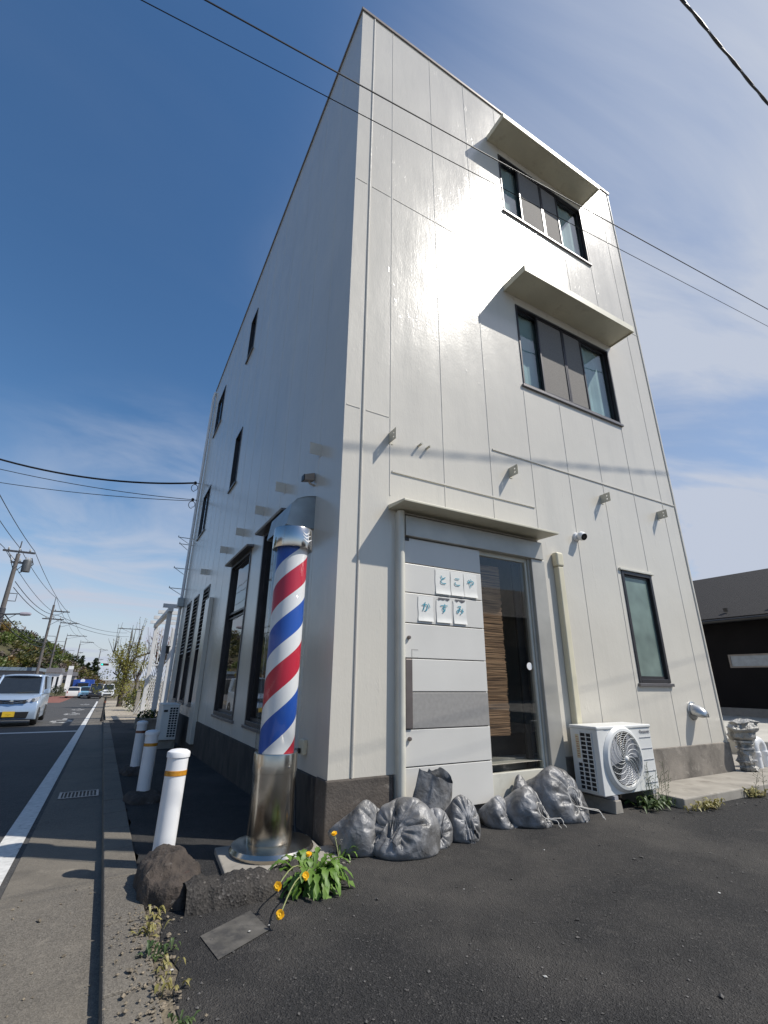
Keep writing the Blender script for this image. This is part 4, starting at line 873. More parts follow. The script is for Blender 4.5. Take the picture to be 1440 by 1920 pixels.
weed((3.60, -.70, 0), 70, .7, 'yellowing straggly weed along the edge of the concrete ledge', 4, M['yleaf'], 0, .17, squash=.4)
weed((4.62, -.66, 0), 34, .9, 'small yellowish weed tuft at the far end of the ledge', 7, M['yleaf'], 2, .06)
for i, (x, y, lab, n) in enumerate(((-1.15, -1.15, 'tiny yellow weed in the kerb gap between the pale green and straggly weeds', 12), (-1.16, -.66, 'rusty weed sprig right at the foot of the asphalt lump', 14), (-1.15, -1.52, 'sparse weed in the kerb gap at the picture bottom', 14), (-1.19, -.80, 'low rusty green weed tuft in the kerb gap behind the stones', 22), (-1.16, -1.00, 'pale green weed in the kerb gap nearest the asphalt lump', 26), (-1.15, -1.30, 'straggly weed in the kerb gap nearest the camera', 18))):
    weed((x, y, .005), n, .42, lab, 20+i, (M['yleaf'], M['yleaf'], M['wleaf'], M['yleaf'], M['wleaf'], M['yleaf'])[i], 0, .035)
# debris
def pebbles(name, spots, mt, seed, lo, hi):
    rnd = random.Random(seed); m = MB()
    for x, y, z in spots:
        r = rnd.uniform(lo, hi)*(1 if rnd.random() < .9 else 1.8); a = rnd.uniform(0, 3.1); sx, sy, sz = rnd.uniform(.7, 1.3), rnd.uniform(.6, 1.1), rnd.uniform(.4, .8); V = []
        for p in ((1, 0, 0), (0, 1, 0), (-1, 0, 0), (0, -1, 0), (0, 0, 1), (0, 0, -1), (.7, .7, .5), (-.7, .6, .4)):
            q = Vector((p[0]*sx, p[1]*sy, p[2]*sz))*r*rnd.uniform(.8, 1.15); V.append((x+q.x*math.cos(a)-q.y*math.sin(a), y+q.x*math.sin(a)+q.y*math.cos(a), z+q.z+r*.3))
        m.add(V, [(0, 6, 4), (6, 1, 4), (1, 7, 4), (7, 2, 4), (2, 3, 4), (3, 0, 4), (0, 3, 5), (3, 2, 5), (2, 1, 5), (1, 0, 5)])
    return tag(m.build(name, mt, fixn=False), kind='stuff')
rnd = random.Random(9); sp = []
for k in range(2200):
    u = rnd.random()**1.2; d = 1.2+8*u; a = rnd.uniform(-.15, 1.5); x, y = -1.4+d*math.sin(a), -3.4+d*math.cos(a)
    if y < -.7 and x > -1.15: sp.append((x, y, 0))
for k in range(160): sp.append((rnd.gauss(4, 1.2), -.72-abs(rnd.gauss(0, .12)), 0))
pebbles('loose_grit', sp, mat('grey_grit', (.085, .08, .075), .8, var=(50, .6, 2)), 2, .0025, .008)
sp = [(rnd.gauss(-1.20, .06), rnd.uniform(-1.9, -.45), .012) for k in range(420)]+[(rnd.uniform(-1.85, -1.38), rnd.uniform(-2.2, .2), -.056) for k in range(60)]
pebbles('kerb_grit', sp, mat('brown_grit', (.17, .14, .10), .8, var=(50, .5, 2)), 3, .003, .009)
sp = [(rnd.uniform(-.3, 4), rnd.uniform(-2.6, -.6), 0) for k in range(9)]+[(-1.16, -.72, .01), (-1.13, -1.15, .01), (-1.8, -1.0, -.056), (-1.66, -1.2, -.056), (-.78, -.98, .006), (-.68, -.96, .003)]
pebbles('white_chips', sp, mat('white_stone', (.50, .49, .46), .7), 4, .004, .008)
sp = [(rnd.uniform(-.28, .02), rnd.uniform(-.42, -.12), .0) for k in range(110)]
pebbles('rubble', sp, mat('pale_rubble', (.24, .215, .18), .85, var=(40, .35, 2)), 5, .005, .016)
m = MB(); vs = []                                     # thin spilled mortar skin by the flange
for k in range(28):
    a = 2*math.pi*k/28; r = .17+.05*math.sin(3*a)+.03*math.sin(7*a+1); vs.append((-.14+r*1.2*math.cos(a), -.16+r*.8*math.sin(a), .007))
m.quad(*vs); struct('mortar_spill', m, M['concrete'], fixn=False)

# ------------------------------------------------------------------ lagged pipe, white pipe, blue tray at the right corner
M['foil'] = mat('crumpled_foil_lagging', (.36, .35, .325), .42, metal=.35, var=(9, .2, 5), bump=[(22, 1.0, .03), (60, .5, .01)])
t = thing('lagged_pipe', 'standing pipe lagged in crumpled silver foil at the far corner', 'pipe', (5.78, -.10, .085))
m = MB(); vs = []; n = 26; K = 40
for i in range(K+1):
    u = i/K; z = .60*u; cx = .06*u*u; r = (.088+.008*math.sin(u*40))*(1 if u < .5 else 1+.75*math.sin(min(1, (u-.5)/.28)*math.pi/2))
    if u > .96: r *= 1-.6*(u-.96)/.04
    for k in range(n):
        a = 2*math.pi*k/n; q = Vector((math.cos(a)*2, math.sin(a)*2, z*14)); rr = r*(1+.55*noise.noise(Vector((math.cos(a)*1.3, math.sin(a)*1.3, z*5)))+.35*(abs(noise.noise(q*1.1))-.2)+.14*noise.noise(q*3)); vs.append((cx+rr*math.cos(a)*1.1, rr*math.sin(a)*.9, z+.03*noise.noise(q*.8)))
m.add(vs, [(i*n+k, i*n+(k+1) % n, (i+1)*n+(k+1) % n, (i+1)*n+k) for i in range(K) for k in range(n)]+[tuple(range(K*n, K*n+n))]); m.build('lagging', M['foil'], t, smooth=30)
m = MB()
for z in (.12, .26, .34): m.lathe([(.098, z-.012), (.106, z-.008), (.106, z+.010), (.098, z+.014)], 20)
m.build('tape', mat('silver_tape', (.5, .5, .5), .3, metal=.7), t, smooth=40)
t = thing('drain_pipe', 'white plastic pipe bent over at the top beside the foil lagged pipe', 'pipe', (6.28, -.02, .085))
m = MB(); P = [Vector((-.10, 0, -.02)), Vector((-.10, 0, .22))]+[Vector((-.10*math.cos(a), 0, .22+.10*math.sin(a))) for a in [i*.26 for i in range(1, 12)]]+[Vector((.10, 0, .22)), Vector((.10, 0, -.02))]
m.tube(P, .055, 16); m.build('pipe', M['white'], t, smooth=50)
m = MB(); m.lathe([(.06, .0), (.064, .01), (.064, .05), (.058, .055)], 18, (-.10, 0, .14)); m.lathe([(.06, .0), (.064, .01), (.064, .05), (.058, .055)], 18, (.10, 0, .14)); m.build('collars', M['white'], t, smooth=35)
t = thing('tray', 'bright blue plastic tray on the pale concrete at the right edge', 'tray', (7.15, .05, .085))
m = MB(); m.hexa([(-.3, -.2, 0), (.3, -.2, 0), (.3, .2, 0), (-.3, .2, 0), (-.34, -.24, .05), (.34, -.24, .05), (.34, .24, .05), (-.34, .24, .05)]); m.build('basin', mat('blue_plastic', (.01, .22, .55), .35), t, bevel=.01)
m = MB(); 
for a, b in (((-.37, -.27, .048), (.37, -.235, .062)), ((-.37, .235, .048), (.37, .27, .062)), ((-.37, -.235, .048), (-.335, .235, .062)), ((.335, -.235, .048), (.37, .235, .062))): m.box(a, b)
m.build('rim', mat('pale_blue_plastic', (.25, .50, .65), .4), t)

# ------------------------------------------------------------------ house on the right
t = thing('house', 'low dark house with a charcoal shingle roof beyond the bright yard', 'house', (14.0, 0, .30))
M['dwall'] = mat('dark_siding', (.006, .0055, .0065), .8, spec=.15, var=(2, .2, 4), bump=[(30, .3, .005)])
def shingle():
    m = mat('charcoal_shingles', (.018, .0155, .0145), .8, var=(16, .35, 6)); nt = m.node_tree; N = nt.nodes.new; L = nt.links.new
    tc = N('ShaderNodeTexCoord'); b = N('ShaderNodeTexBrick'); b.inputs['Scale'].default_value = 5; b.inputs['Mortar Size'].default_value = .02; b.inputs['Brick Width'].default_value = .9; b.inputs['Row Height'].default_value = .45
    mp = N('ShaderNodeMapping'); mp.inputs['Rotation'].default_value = (0, 0, R_(90)); L(tc.outputs['Object'], mp.inputs[0]); L(mp.outputs[0], b.inputs['Vector'])
    bp = N('ShaderNodeBump'); bp.inputs['Strength'].default_value = .8; bp.inputs['Distance'].default_value = .03; L(b.outputs['Fac'], bp.inputs['Height']); bp.invert = True; L(bp.outputs[0], nt.nodes['Principled BSDF'].inputs['Normal']); return m
y0, y1 = -4.0, 6.2
m = MB(); m.box((0, y0, -.1), (7, y1, 2.72)); m.add([(0, y0, 2.72), (7, y0, 2.72), (3.5, y0, 4.4), (0, y1, 2.72), (7, y1, 2.72), (3.5, y1, 4.4)], [(0, 1, 2), (3, 5, 4)]); m.build('wall', M['dwall'], t)
m = MB(); e = .45; k = (4.55-2.82)/3.5
for s in (0, 1):
    xo, xi = (-e, 3.5) if s == 0 else (7+e, 3.5); zo = 2.86-k*e; 
    m.hexa([(xo, y0-e, zo-.09), (xi, y0-e, 4.50), (xi, y1+e, 4.50), (xo, y1+e, zo-.09), (xo, y0-e, zo), (xi, y0-e, 4.59), (xi, y1+e, 4.59), (xo, y1+e, zo)])
rf = m.build('roof', shingle(), t)
m = MB(); m.tube([(-.52, y0-e, 2.55), (-.52, y1+e, 2.53)], .055, 10); m.build('gutter', M['black'], rf, smooth=50)
for i in range(9):
    m = MB(); yy = y0+.5+i*1.15; m.box((-.16, yy, 2.83), (-.10, yy+.10, 2.93)); m.build('snow_guard', M['black'], rf)
m = MB(); m.box((-.03, -3.2, 1.60), (.02, 3.72, 1.64)); m.box((-.03, -3.2, 1.28), (.02, 3.72, 1.32)); m.box((-.03, 3.67, 1.32), (.02, 3.72, 1.60)); m.box((-.03, -3.2, 1.32), (.02, -3.15, 1.60)); w = m.build('slit_window', M['sill'], t)
m = MB(); m.quad((-.012, -3.15, 1.32), (-.012, 3.67, 1.32), (-.012, 3.67, 1.60), (-.012, -3.15, 1.60)); m.build('pane', mat('window_pane_blue', (.20, .24, .29), .08, coat=.5), w, fixn=False)
m = MB(); m.box((-.06, y0-.02, -.12), (.0, y1+.02, .22)); m.build('plinth', mat('grey_plinth', (.16, .16, .16), .8), t)
# ------------------------------------------------------------------ house across the lot (seen mirrored in the glass door)
def tile_mat():
    m = mat('dark_roof_tiles', (.10, .085, .075), .55, var=(5, .3, 5)); nt = m.node_tree; N = nt.nodes.new; L = nt.links.new
    tc = N('ShaderNodeTexCoord'); w = N('ShaderNodeTexWave'); w.inputs['Scale'].default_value = 1.9; L(tc.outputs['Object'], w.inputs['Vector'])
    bp = N('ShaderNodeBump'); bp.inputs['Strength'].default_value = 1; bp.inputs['Distance'].default_value = .08; L(w.outputs['Fac'], bp.inputs['Height']); L(bp.outputs[0], nt.nodes['Principled BSDF'].inputs['Normal']); return m
t = thing('tiled_house', 'brown tiled roof house across the lot, mirrored in the glass door', 'house', (19, -19, 0))
m = MB(); m.box((-6, -4, -.1), (6, 4, 4.3)); m.build('wall', mat('brown_house_wall', (.16, .12, .09), .8), t)
m = MB()
m.add([(-6.8, 4.8, 4.3), (6.8, 4.8, 4.3), (6.8, -4.8, 4.3), (-6.8, -4.8, 4.3), (-3.0, 0, 6.9), (3.0, 0, 6.9)], [(0, 1, 5, 4), (1, 2, 5), (2, 3, 4, 5), (3, 0, 4), (0, 3, 2, 1)]); m.build('roof', tile_mat(), t)
m = MB(); m.box((-3.2, 4.005, 1.0), (-.6, 4.03, 2.9)); m.box((1.5, 4.005, 1.0), (4.2, 4.03, 2.9)); m.build('windows', M['dark'], t)

# ------------------------------------------------------------------ utility poles and wires
M['pole'] = mat('grey_concrete_pole', (.115, .105, .10), .85, var=(3, .2, 5), bump=[(30, .3, .005)])
M['pmetal'] = mat('dark_pole_hardware', (.07, .07, .075), .5, metal=.3)
M['wire'] = mat('black_cable', (.012, .012, .014), .5)
M['insul'] = mat('porcelain', (.45, .45, .44), .25)
def utility_pole(x, y, top, label, arms, r=.17, lamp=None, box=False, loops=(), group='utility poles along the road'):
    g = gz(y); t = thing('utility_pole', label, 'utility pole', (x, y, g), 0, group); h = top-g
    m = MB(); m.lathe([(r, -.3), (r*.62, h-.9), (0, h-.88)], 14); m.build('shaft', M['pole'], t, smooth=50)
    m = MB(); m.tube([(0, 0, h-1.4), (.0, 0, h)], [.05, .035], 6); m.build('earth_spike', M['pmetal'], t)
    for z, a, b in arms:
        m = MB(); m.box((a, -.06, h-z-.06), (b, .06, h-z+.06))
        e = b if abs(b) > abs(a) else a; m.tube([(e*.75, 0, h-z), (0, 0, h-z-.7)], .025, 5); am = m.build('crossarm', M['pmetal'], t)
        for k in range(3):
            xx = a+(b-a)*(k+.5)/3 if abs(b-a) > 1.2 else a+(b-a)*k/2
            m = MB(); m.lathe([(0, 0), (.05, .02), (.065, .08), (.04, .10), (.06, .16), (.03, .22), (0, .23)], 8, (xx, 0, h-z+.06)); m.build('insulator', M['insul'], am, smooth=60)
    for z, a, b, hh in loops:
        m = MB(); m.tube([(0, 0, h-z), (b, 0, h-z), (b, 0, h-z-hh), (a, 0, h-z-hh)], .03, 5); m.build('cable_bracket', M['pmetal'], t)
    if box:
        m = MB(); m.lathe([(.0, 0), (.26, .02), (.27, .75), (.24, .82), (0, .84)], 16, (.62, 0, h-2.1)); tr = m.build('transformer', mat('transformer_grey', (.07, .075, .08), .5), t, smooth=40)
        for k in range(3):
            m = MB(); m.lathe([(.03, 0), (.045, .08), (.02, .2)], 8, (.5+.12*k, 0, h-1.26)); m.build('bushing', M['insul'], tr)
        m = MB(); m.tube([(.8, 0, h-1.1), (.95, .1, h-1.5), (.7, .1, h-1.9), (.3, 0, h-2.2)], .03, 6); m.tube([(-.5, 0, h-.9), (-.2, .1, h-1.7), (0, .15, h-2.2)], .025, 6); m.build('jumper', M['wire'], t, smooth=60)
        m = MB(); m.lathe([(r*.8, h-5.4), (r*.95, h-5.38), (r*.95, h-4.6), (r*.8, h-4.58)], 12); m.build('cable_wrap', M['pmetal'], t, smooth=40)
    if lamp:
        m = MB(); m.tube([(.1, 0, h-lamp), (1.0, 0, h-lamp+.10)], .05, 8); m.tube([(.1, 0, h-lamp-.5), (.8, 0, h-lamp+.05)], .02, 5); la = m.build('lamp_arm', M['pmetal'], t, smooth=60)
        m = MB(); m.lathe([(.0, 0), (.11, .06), (.13, .3), (.10, .62), (0, .68)], 12, (.95, 0, h-lamp+.10), Matrix.Rotation(R_(88), 3, 'Y')); m.build('lamp_head', mat('lamp_head_grey', (.30, .28, .32), .4), la, smooth=50)
    return t
utility_pole(-8.4, 12, 10.2, 'nearest utility pole across the road, outside the picture on the left', [(.6, -.9, .9)])
utility_pole(-8.35, 35.8, 10.0, 'largest visible utility pole with transformer and a street lamp arm', [(.75, -.9, .9), (1.5, -.3, .7)], .19, 5.0, True, [(3.6, .0, .55, .5)])
utility_pole(-8.4, 63, 10.0, 'second utility pole from the left with short arms to the right', [(1.6, 0, 1.7), (2.5, -.8, 1.3)], .18, None, False, [(4.4, -.5, .9, .6)])
utility_pole(-9.6, 89, 10.0, 'third utility pole with one long arm and a square bracket', [(.5, 0, 2.6)], .17, None, False, [(3.4, -.4, 1.3, 1.4)])
utility_pole(-10.4, 118, 10.0, 'fourth utility pole with a long top arm, behind the third', [(.4, 0, 3.6)], .17, None, False, [(3.4, 0, 1.9, .9)])
utility_pole(-8.7, 137, 10.0, 'fifth utility pole with a slanted insulator arm over the conifers', [(.5, 0, 2.9), (3.0, 0, 1.0)], .17)
utility_pole(-4.6, 170, 10.0, 'most distant slim utility pole beside the traffic signal', [(.6, -.5, 2.0), (3.4, 0, 1.2)], .16)
utility_pole(.93, 91, 10.0, 'utility pole half hidden in the branches of the blossoming tree', [(.7, -2.2, 1.4)], .17)
utility_pole(-8.6, -2.6, 9.5, 'utility pole across the road outside the picture, end of the wires over the facade', [(.6, -.9, .9)])
utility_pole(20.3, -2.2, 11.0, 'utility pole on the bright yard outside the picture, other end of the facade wires', [(.6, -.9, .9)])
def sagline(P, sag, n=14):
    out = []
    for a, b in zip(P, P[1:]):
        a, b = Vector(a), Vector(b)
        for i in range(n): u = i/n; out.append(a.lerp(b, u)-Vector((0, 0, 4*sag*u*(1-u))))
    return out+[Vector(P[-1])]
def cable(label, P, r, sag, group=None, n=14, name='overhead_cable'):
    m = MB(); m.tube(sagline(P, sag, n), r, 6); return tag(m.build(name, M['wire'], smooth=60), label, 'cable', group)
GW = 'wires strung along the roadside poles'
lab = 'thin wire strung along the tops of the roadside utility poles'
cable(lab, [(-7.5, 12, 9.7), (-7.5, 35.8, 9.4), (-7.0, 63, 8.5), (-7.6, 89, 9.6), (-7.4, 118, 9.7), (-6.2, 137, 9.6), (-3, 170, 9.4)], .020, .35, GW)
cable(lab, [(-8.4, 12, 10.1), (-8.35, 35.8, 9.5), (-8.3, 63, 9.9), (-8.6, 89, 9.6), (-8.6, 118, 9.7)], .020, .35, GW)
cable(lab, [(-9.2, 12, 9.7), (-9.2, 35.8, 9.4), (-8.6, 63, 8.5), (-9.4, 89, 9.6)], .020, .4, GW)
lab2 = 'thick sagging cable slung low along the roadside utility poles'
cable(lab2, [(-8.2, 12, 6.0), (-8.15, 35.8, 5.0), (-8.2, 63, 4.9), (-9.3, 89, 5.2), (-10, 118, 5.4)], .035, .55, GW)
cable(lab2, [(-8.2, 12, 5.5), (-8.15, 35.8, 4.5), (-8.2, 63, 4.4), (-9.3, 89, 4.7)], .030, .45, GW)
lab3 = 'wire crossing from the second utility pole to the pole in the tree'
cable(lab3, [(-8.1, 35.8, 7.2), (-7.9, 63, 8.0), (.2, 91, 8.6)], .024, .55, 'wires crossing the road to the pole in the tree')
cable(lab3, [(-8.1, 35.8, 6.8), (-7.6, 63, 7.5), (.6, 91, 8.0)], .024, .55, 'wires crossing the road to the pole in the tree')
cable('heavy black service cable drooping across the road to the far corner of the building', [(-8.4, 13.5, 8.1), (-.2, 11.1, 6.95)], .028, .62, n=24)
cable('upper of two thin service wires below the heavy drooping cable', [(-8.4, 13.0, 7.3), (-.2, 11.1, 6.38)], .010, .28, n=18)
cable('lower of two thin service wires below the heavy drooping cable', [(-8.4, 15.0, 7.25), (-.2, 11.1, 6.34)], .010, .22, n=18)
sl = lambda x, x0, z0, k: z0+k*(x-x0)
cable('upper thin black wire passing in front of the top floor window', [(-8.5, -2.2, sl(-8.5, -1.718, 3.954, 0.1676)), (20, -2.2, sl(20, -1.718, 3.954, 0.1676))], .0040, .0)
cable('lower thinner wire crossing in front of the facade between the floors', [(-8.5, -2.2, sl(-8.5, -1.931, 3.694, 0.1584)), (20, -2.2, sl(20, -1.931, 3.694, 0.1584))], .0024, .0)
P = [Vector((-2.48, -2.837, 7.445))+Vector((.98988, .02529, .13965))*t_ for t_ in (-6.1, 23)]
m = MB(); n = 240; base = [P[0].lerp(P[1], i/n) for i in range(n+1)]
m.tube([p+Vector((0, .006*math.sin(i*.9), .006*math.cos(i*.9))) for i, p in enumerate(base)], .013, 6); m.tube([p-Vector((0, .008*math.sin(i*.9), .008*math.cos(i*.9))) for i, p in enumerate(base)], .009, 6)
tag(m.build('overhead_cable', M['wire'], smooth=60), 'thick twisted black cable in the sky at the upper right corner', 'cable')

# ------------------------------------------------------------------ vehicles
def paint(name, c, metal=.3, rough=.28): return mat(name, c, rough, metal=metal, var=(3, .05, 3), coat=.6, coat_rough=.05)
M['cglass'] = mat('tinted_car_glass', (.018, .022, .026), .06, spec=.7, coat=.5); M['tyre'] = mat('tyre_rubber', (.02, .02, .02), .8); M['rim'] = mat('alloy_rim', (.45, .45, .46), .3, metal=.9)
M['lampg'] = mat('headlamp_lens', (.55, .57, .60), .12, metal=.4, coat=1, var=(30, .35, 2)); M['redl'] = mat('tail_lamp', (.35, .01, .01), .2, coat=.8); M['amberplate'] = mat('yellow_plate', (.62, .42, .03), .45)
def car(label, x, y, rot, Wd, Ht, Ln, col, nose=.75, belt=.98, hood=.95, group=None, grille=True, detail=False, plate=None, name='car', cat='car', wrake=.55):
    t = thing(name, label, cat, (x, y, gz(y)-.06), rot, group); h = Wd/2; P = [(0, .22), (-.03, .42), (.0, .60), (.06, hood-.14), (.16, hood-.05), (nose, belt+.03), (Ln-.06, belt+.05), (Ln, belt-.15), (Ln, .28), (Ln-.2, .2), (.2, .19)]
    m = MB(); k = len(P); secs = ((-h+.10, .80), (-h, 1.0), (h, 1.0), (h-.10, .80)); vs = []
    S = [(-h, .05), (-h+.02, 0), (-h*.6, -.035), (0, -.05), (h*.6, -.035), (h-.02, 0), (h, .05)]
    for sx, off in S:
        for (a, b) in P: vs.append((sx, a+off if a < Ln*.5 else a-off*.6, b))
    m.add(vs, [(i*k+j, i*k+(j+1) % k, (i+1)*k+(j+1) % k, (i+1)*k+j) for i in range(len(S)-1) for j in range(k)]+[tuple(range(k))[::-1], tuple(range((len(S)-1)*k, len(S)*k))])
    m.build('body', col, t, smooth=32, bevel=.03 if detail else .02, bseg=3)
    zt = Ht-.07; A0, A1, B0, B1 = nose-.02, nose+wrake, Ln-.08, Ln-.22; b0, b1 = h-.05, h-.15
    m = MB(); m.hexa([(-b0, A0, belt), (b0, A0, belt), (b0, B0, belt), (-b0, B0, belt), (-b1, A1, zt), (b1, A1, zt), (b1, B1, zt), (-b1, B1, zt)]); cab = m.build('windows', M['cglass'], t)
    m = MB(); rb = []
    for j in range(9):
        v = j/8; yy = A1-.05+(B1+.06-A1+.05)*v; crown = .05*math.sin(math.pi*min(1, .12+v*.8))
        for i in range(9): u = -1+i/4; rb.append((u*(b1+.03), yy-.05*(1-u*u)*(1-v)*1.2, zt-.02+crown+.045*(1-abs(u)**3)))
    m.add(rb, [(j*9+i, j*9+i+1, (j+1)*9+i+1, (j+1)*9+i) for j in range(8) for i in range(8)]); r = m.build('roof', col, t, smooth=180); q = r.modifiers.new('thick', 'SOLIDIFY'); q.thickness = .05
    for s in (-1, 1):
        m = MB()
        m.tube([(s*(b0-.005), A0, belt), (s*(b1+.005), A1, zt)], .045, 6); m.build('pillar', col, cab, smooth=60)
        m = MB(); mid = (A1+B1)/2; m.tube([(s*(b0-.0), mid, belt), (s*(b1+.0), mid, zt)], .035, 6); m.build('pillar', M['black'], cab, smooth=60)
        m = MB(); m.tube([(s*(b0-.01), B0-.05, belt), (s*(b1+.005), B1, zt)], .09, 6); m.build('pillar', col, cab, smooth=60)
        for yy in (.62, Ln-.62):
            m = MB(); Mx = Matrix.Rotation(R_(90)*s, 3, 'Y'); m.lathe([(.16, .10), (.27, .09), (.295, .05), (.295, -.09), (.25, -.10)], 22, (s*(h-.06), yy, .295), Mx); w = m.build('wheel', M['tyre'], t, smooth=40)
            m = MB(); m.lathe([(0, .07), (.05, .095), (.10, .085), (.17, .10), (.18, .08)], 16, (s*(h-.06), yy, .295), Mx); m.build('rim', M['rim'], w, smooth=40)
        m = MB(); m.hexa([(s*(h+.01), A0+.10, belt+.02), (s*(h+.19), A0+.06, belt+.03), (s*(h+.19), A0+.17, belt+.03), (s*(h+.01), A0+.20, belt+.02), (s*(h+.01), A0+.10, belt+.16), (s*(h+.17), A0+.07, belt+.20), (s*(h+.17), A0+.17, belt+.20), (s*(h+.01), A0+.20, belt+.16)]); m.build('mirror', col, t, bevel=.03, bseg=3)
        # lamps set in the front corners
        m = MB(); zl = hood-.22; m.hexa([(s*(h-.42), -.035, zl), (s*(h-.02), .04, zl+.03), (s*(h+.008), .30, zl+.06), (s*(h-.42), .02, zl), (s*(h-.40), .0, zl+.08), (s*(h-.02), .09, zl+.19), (s*(h+.008), .32, zl+.18), (s*(h-.40), .04, zl+.08)]); hl = m.build('headlight', M['lampg'], t, bevel=.01)
        if detail:
            m = MB(); m.lathe([(0, .0), (.045, .0), (.045, .03)], 14, (s*(h-.16), .0, zl+.09), Matrix.Rotation(R_(90), 3, 'X')); m.build('bulb_ring', M['chrome'], hl)
            m = MB(); m.lathe([(0, .02), (.05, .02), (.06, .0)], 14, (s*(h-.22), -.02, .40), Matrix.Rotation(R_(90), 3, 'X')); m.build('fog_lamp', M['lampg'], t)
            m = MB(); m.hexa([(s*(h-.36), -.042, .33), (s*(h-.06), .0, .33), (s*(h-.06), .05, .33), (s*(h-.36), .02, .33), (s*(h-.30), -.042, .52), (s*(h-.12), .0, .52), (s*(h-.12), .05, .52), (s*(h-.30), .02, .52)]); m.build('fog_recess', M['acshade'], t)
            for dz in (belt-.12,):
                m = MB(); m.box((s*h-.006, 1.6, dz), (s*h+.012, 1.74, dz+.03)); m.box((s*h-.006, 2.55, dz), (s*h+.012, 2.69, dz+.03)); m.build('door_handle', col, t)
        m = MB(); m.box((s*(h-.16)-.06, Ln-.03, .62), (s*(h-.16)+.06, Ln+.012, belt)); m.build('tail_light', M['redl'], t)
    if grille:
        m = MB(); zl = hood-.20; m.hexa([(-h+.36, -.075, zl-.03), (h-.36, -.075, zl-.03), (h-.36, .05, zl-.03), (-h+.36, .05, zl-.03), (-h+.34, -.045, zl+.07), (h-.34, -.045, zl+.07), (h-.34, .05, zl+.07), (-h+.34, .05, zl+.07)]); gr = m.build('grille', M['black'], t)
        if detail:
            for dz in (-.012, .045):
                m = MB(); m.tube([(-h+.30, -.03, zl+dz+.03), (-.12, -.085, zl+dz), (0, -.092, zl+dz-.025), (.12, -.085, zl+dz), (h-.30, -.03, zl+dz+.03)], .012, 6); m.build('chrome_bar', M['chrome'], gr, smooth=60)
            m = MB(); m.lathe([(0, .02), (.055, .015), (.06, 0)], 16, (0, -.085, zl+.015), Matrix.Rotation(R_(90), 3, 'X')); m.build('badge', M['chrome'], gr)
        m = MB(); m.hexa([(-.50, -.088, .27), (.50, -.088, .27), (.50, 0, .27), (-.50, 0, .27), (-.54, -.088, .46), (.54, -.088, .46), (.54, 0, .46), (-.54, 0, .46)]); m.build('bumper_intake', M['black'], t, bevel=.01)
    if plate:
        m = MB(); m.box((-.165, -.105, .31), (.165, -.089, .475)); pl = m.build('number_plate', plate, t)
        if detail: text_mesh('plate_print', '··-··', .10, M['black'], pl, (0, -.1065, .375), (R_(90), 0, 0), .0005, .001, 'CENTER')
    if detail:
        for s in (-1, 1):
            m = MB(); m.tube([(s*.05, A0+.03, belt+.05), (s*.05+.45, A0+.10, belt+.085)], .009, 5); m.build('wiper', M['black'], cab)
        for sx in (-.32, .32):
            m = MB(); m.lathe([(0, -.12), (.12, -.08), (.13, .08), (.10, .16), (0, .18)], 12, (sx, A0+.8, belt+.18)); m.build('headrest', M['interior'], cab)
    return t
silver = paint('silver_car_paint', (.40, .50, .64), .45)
car('silver kei van with yellow plate coming down the near lane', -4.17, 17.05, 0, 1.475, 1.66, 3.4, silver, .62, .98, .96, detail=True, plate=M['amberplate'], name='van', cat='van', wrake=.62)
G4 = None
car('small white car far down the road, left of the light blue car', -5.15, 80, PI, 1.65, 1.45, 3.9, paint('white_car_paint', (.72, .72, .70), 0), .9, .88, .82)
car('light blue car far down the road beside the dark van', -3.75, 76, 0, 1.5, 1.45, 3.5, paint('pale_blue_car_paint', (.22, .42, .58), .2), .8, .88, .84, plate=M['white'])
car('dark brown van at the end of the road, in front of the edge line', -2.50, 72, 0, 1.5, 1.85, 3.4, paint('dark_brown_car_paint', (.035, .028, .03), .3), .55, 1.0, .98, name='van', cat='van')
car('white van far down the road at the right of the dark van', -1.0, 79, 0, 1.6, 1.8, 4.0, paint('white_van_paint', (.72, .72, .72), 0), .6, 1.0, .95, name='van', cat='van')
t = thing('truck', 'blue box truck standing behind the far white and light blue cars', 'truck', (-4.9, 98, gz(98)-.06))
m = MB(); m.box((-1.6, .9, .7), (1.6, 5.5, 2.35)); m.build('cargo_box', mat('blue_truck_paint', (.025, .07, .30), .4), t, bevel=.03)
m = MB(); m.box((-.9, -.3, .5), (.9, .88, 2.0)); m.build('cab', mat('blue_cab_paint', (.03, .09, .34), .35), t, bevel=.08, bseg=3)
m = MB(); m.box((-.8, -.32, 1.2), (.8, -.29, 1.8)); m.build('windscreen', M['cglass'], t)
m = MB(); m.lathe([(0, 0), (.35, 0), (.35, .01), (0, .01)], 20, (-.2, .88, 2.15), Matrix.Rotation(R_(90), 3, 'X')); m.build('white_mark', M['white'], t)
for sx in (-1.2, 1.2):
    for yy in (.3, 4.4):
        m = MB(); m.lathe([(0, .1), (.4, .1), (.42, 0), (.4, -.1), (0, -.1)], 16, (sx, yy, .42), Matrix.Rotation(R_(90), 3, 'Y')); m.build('wheel', M['tyre'], t)

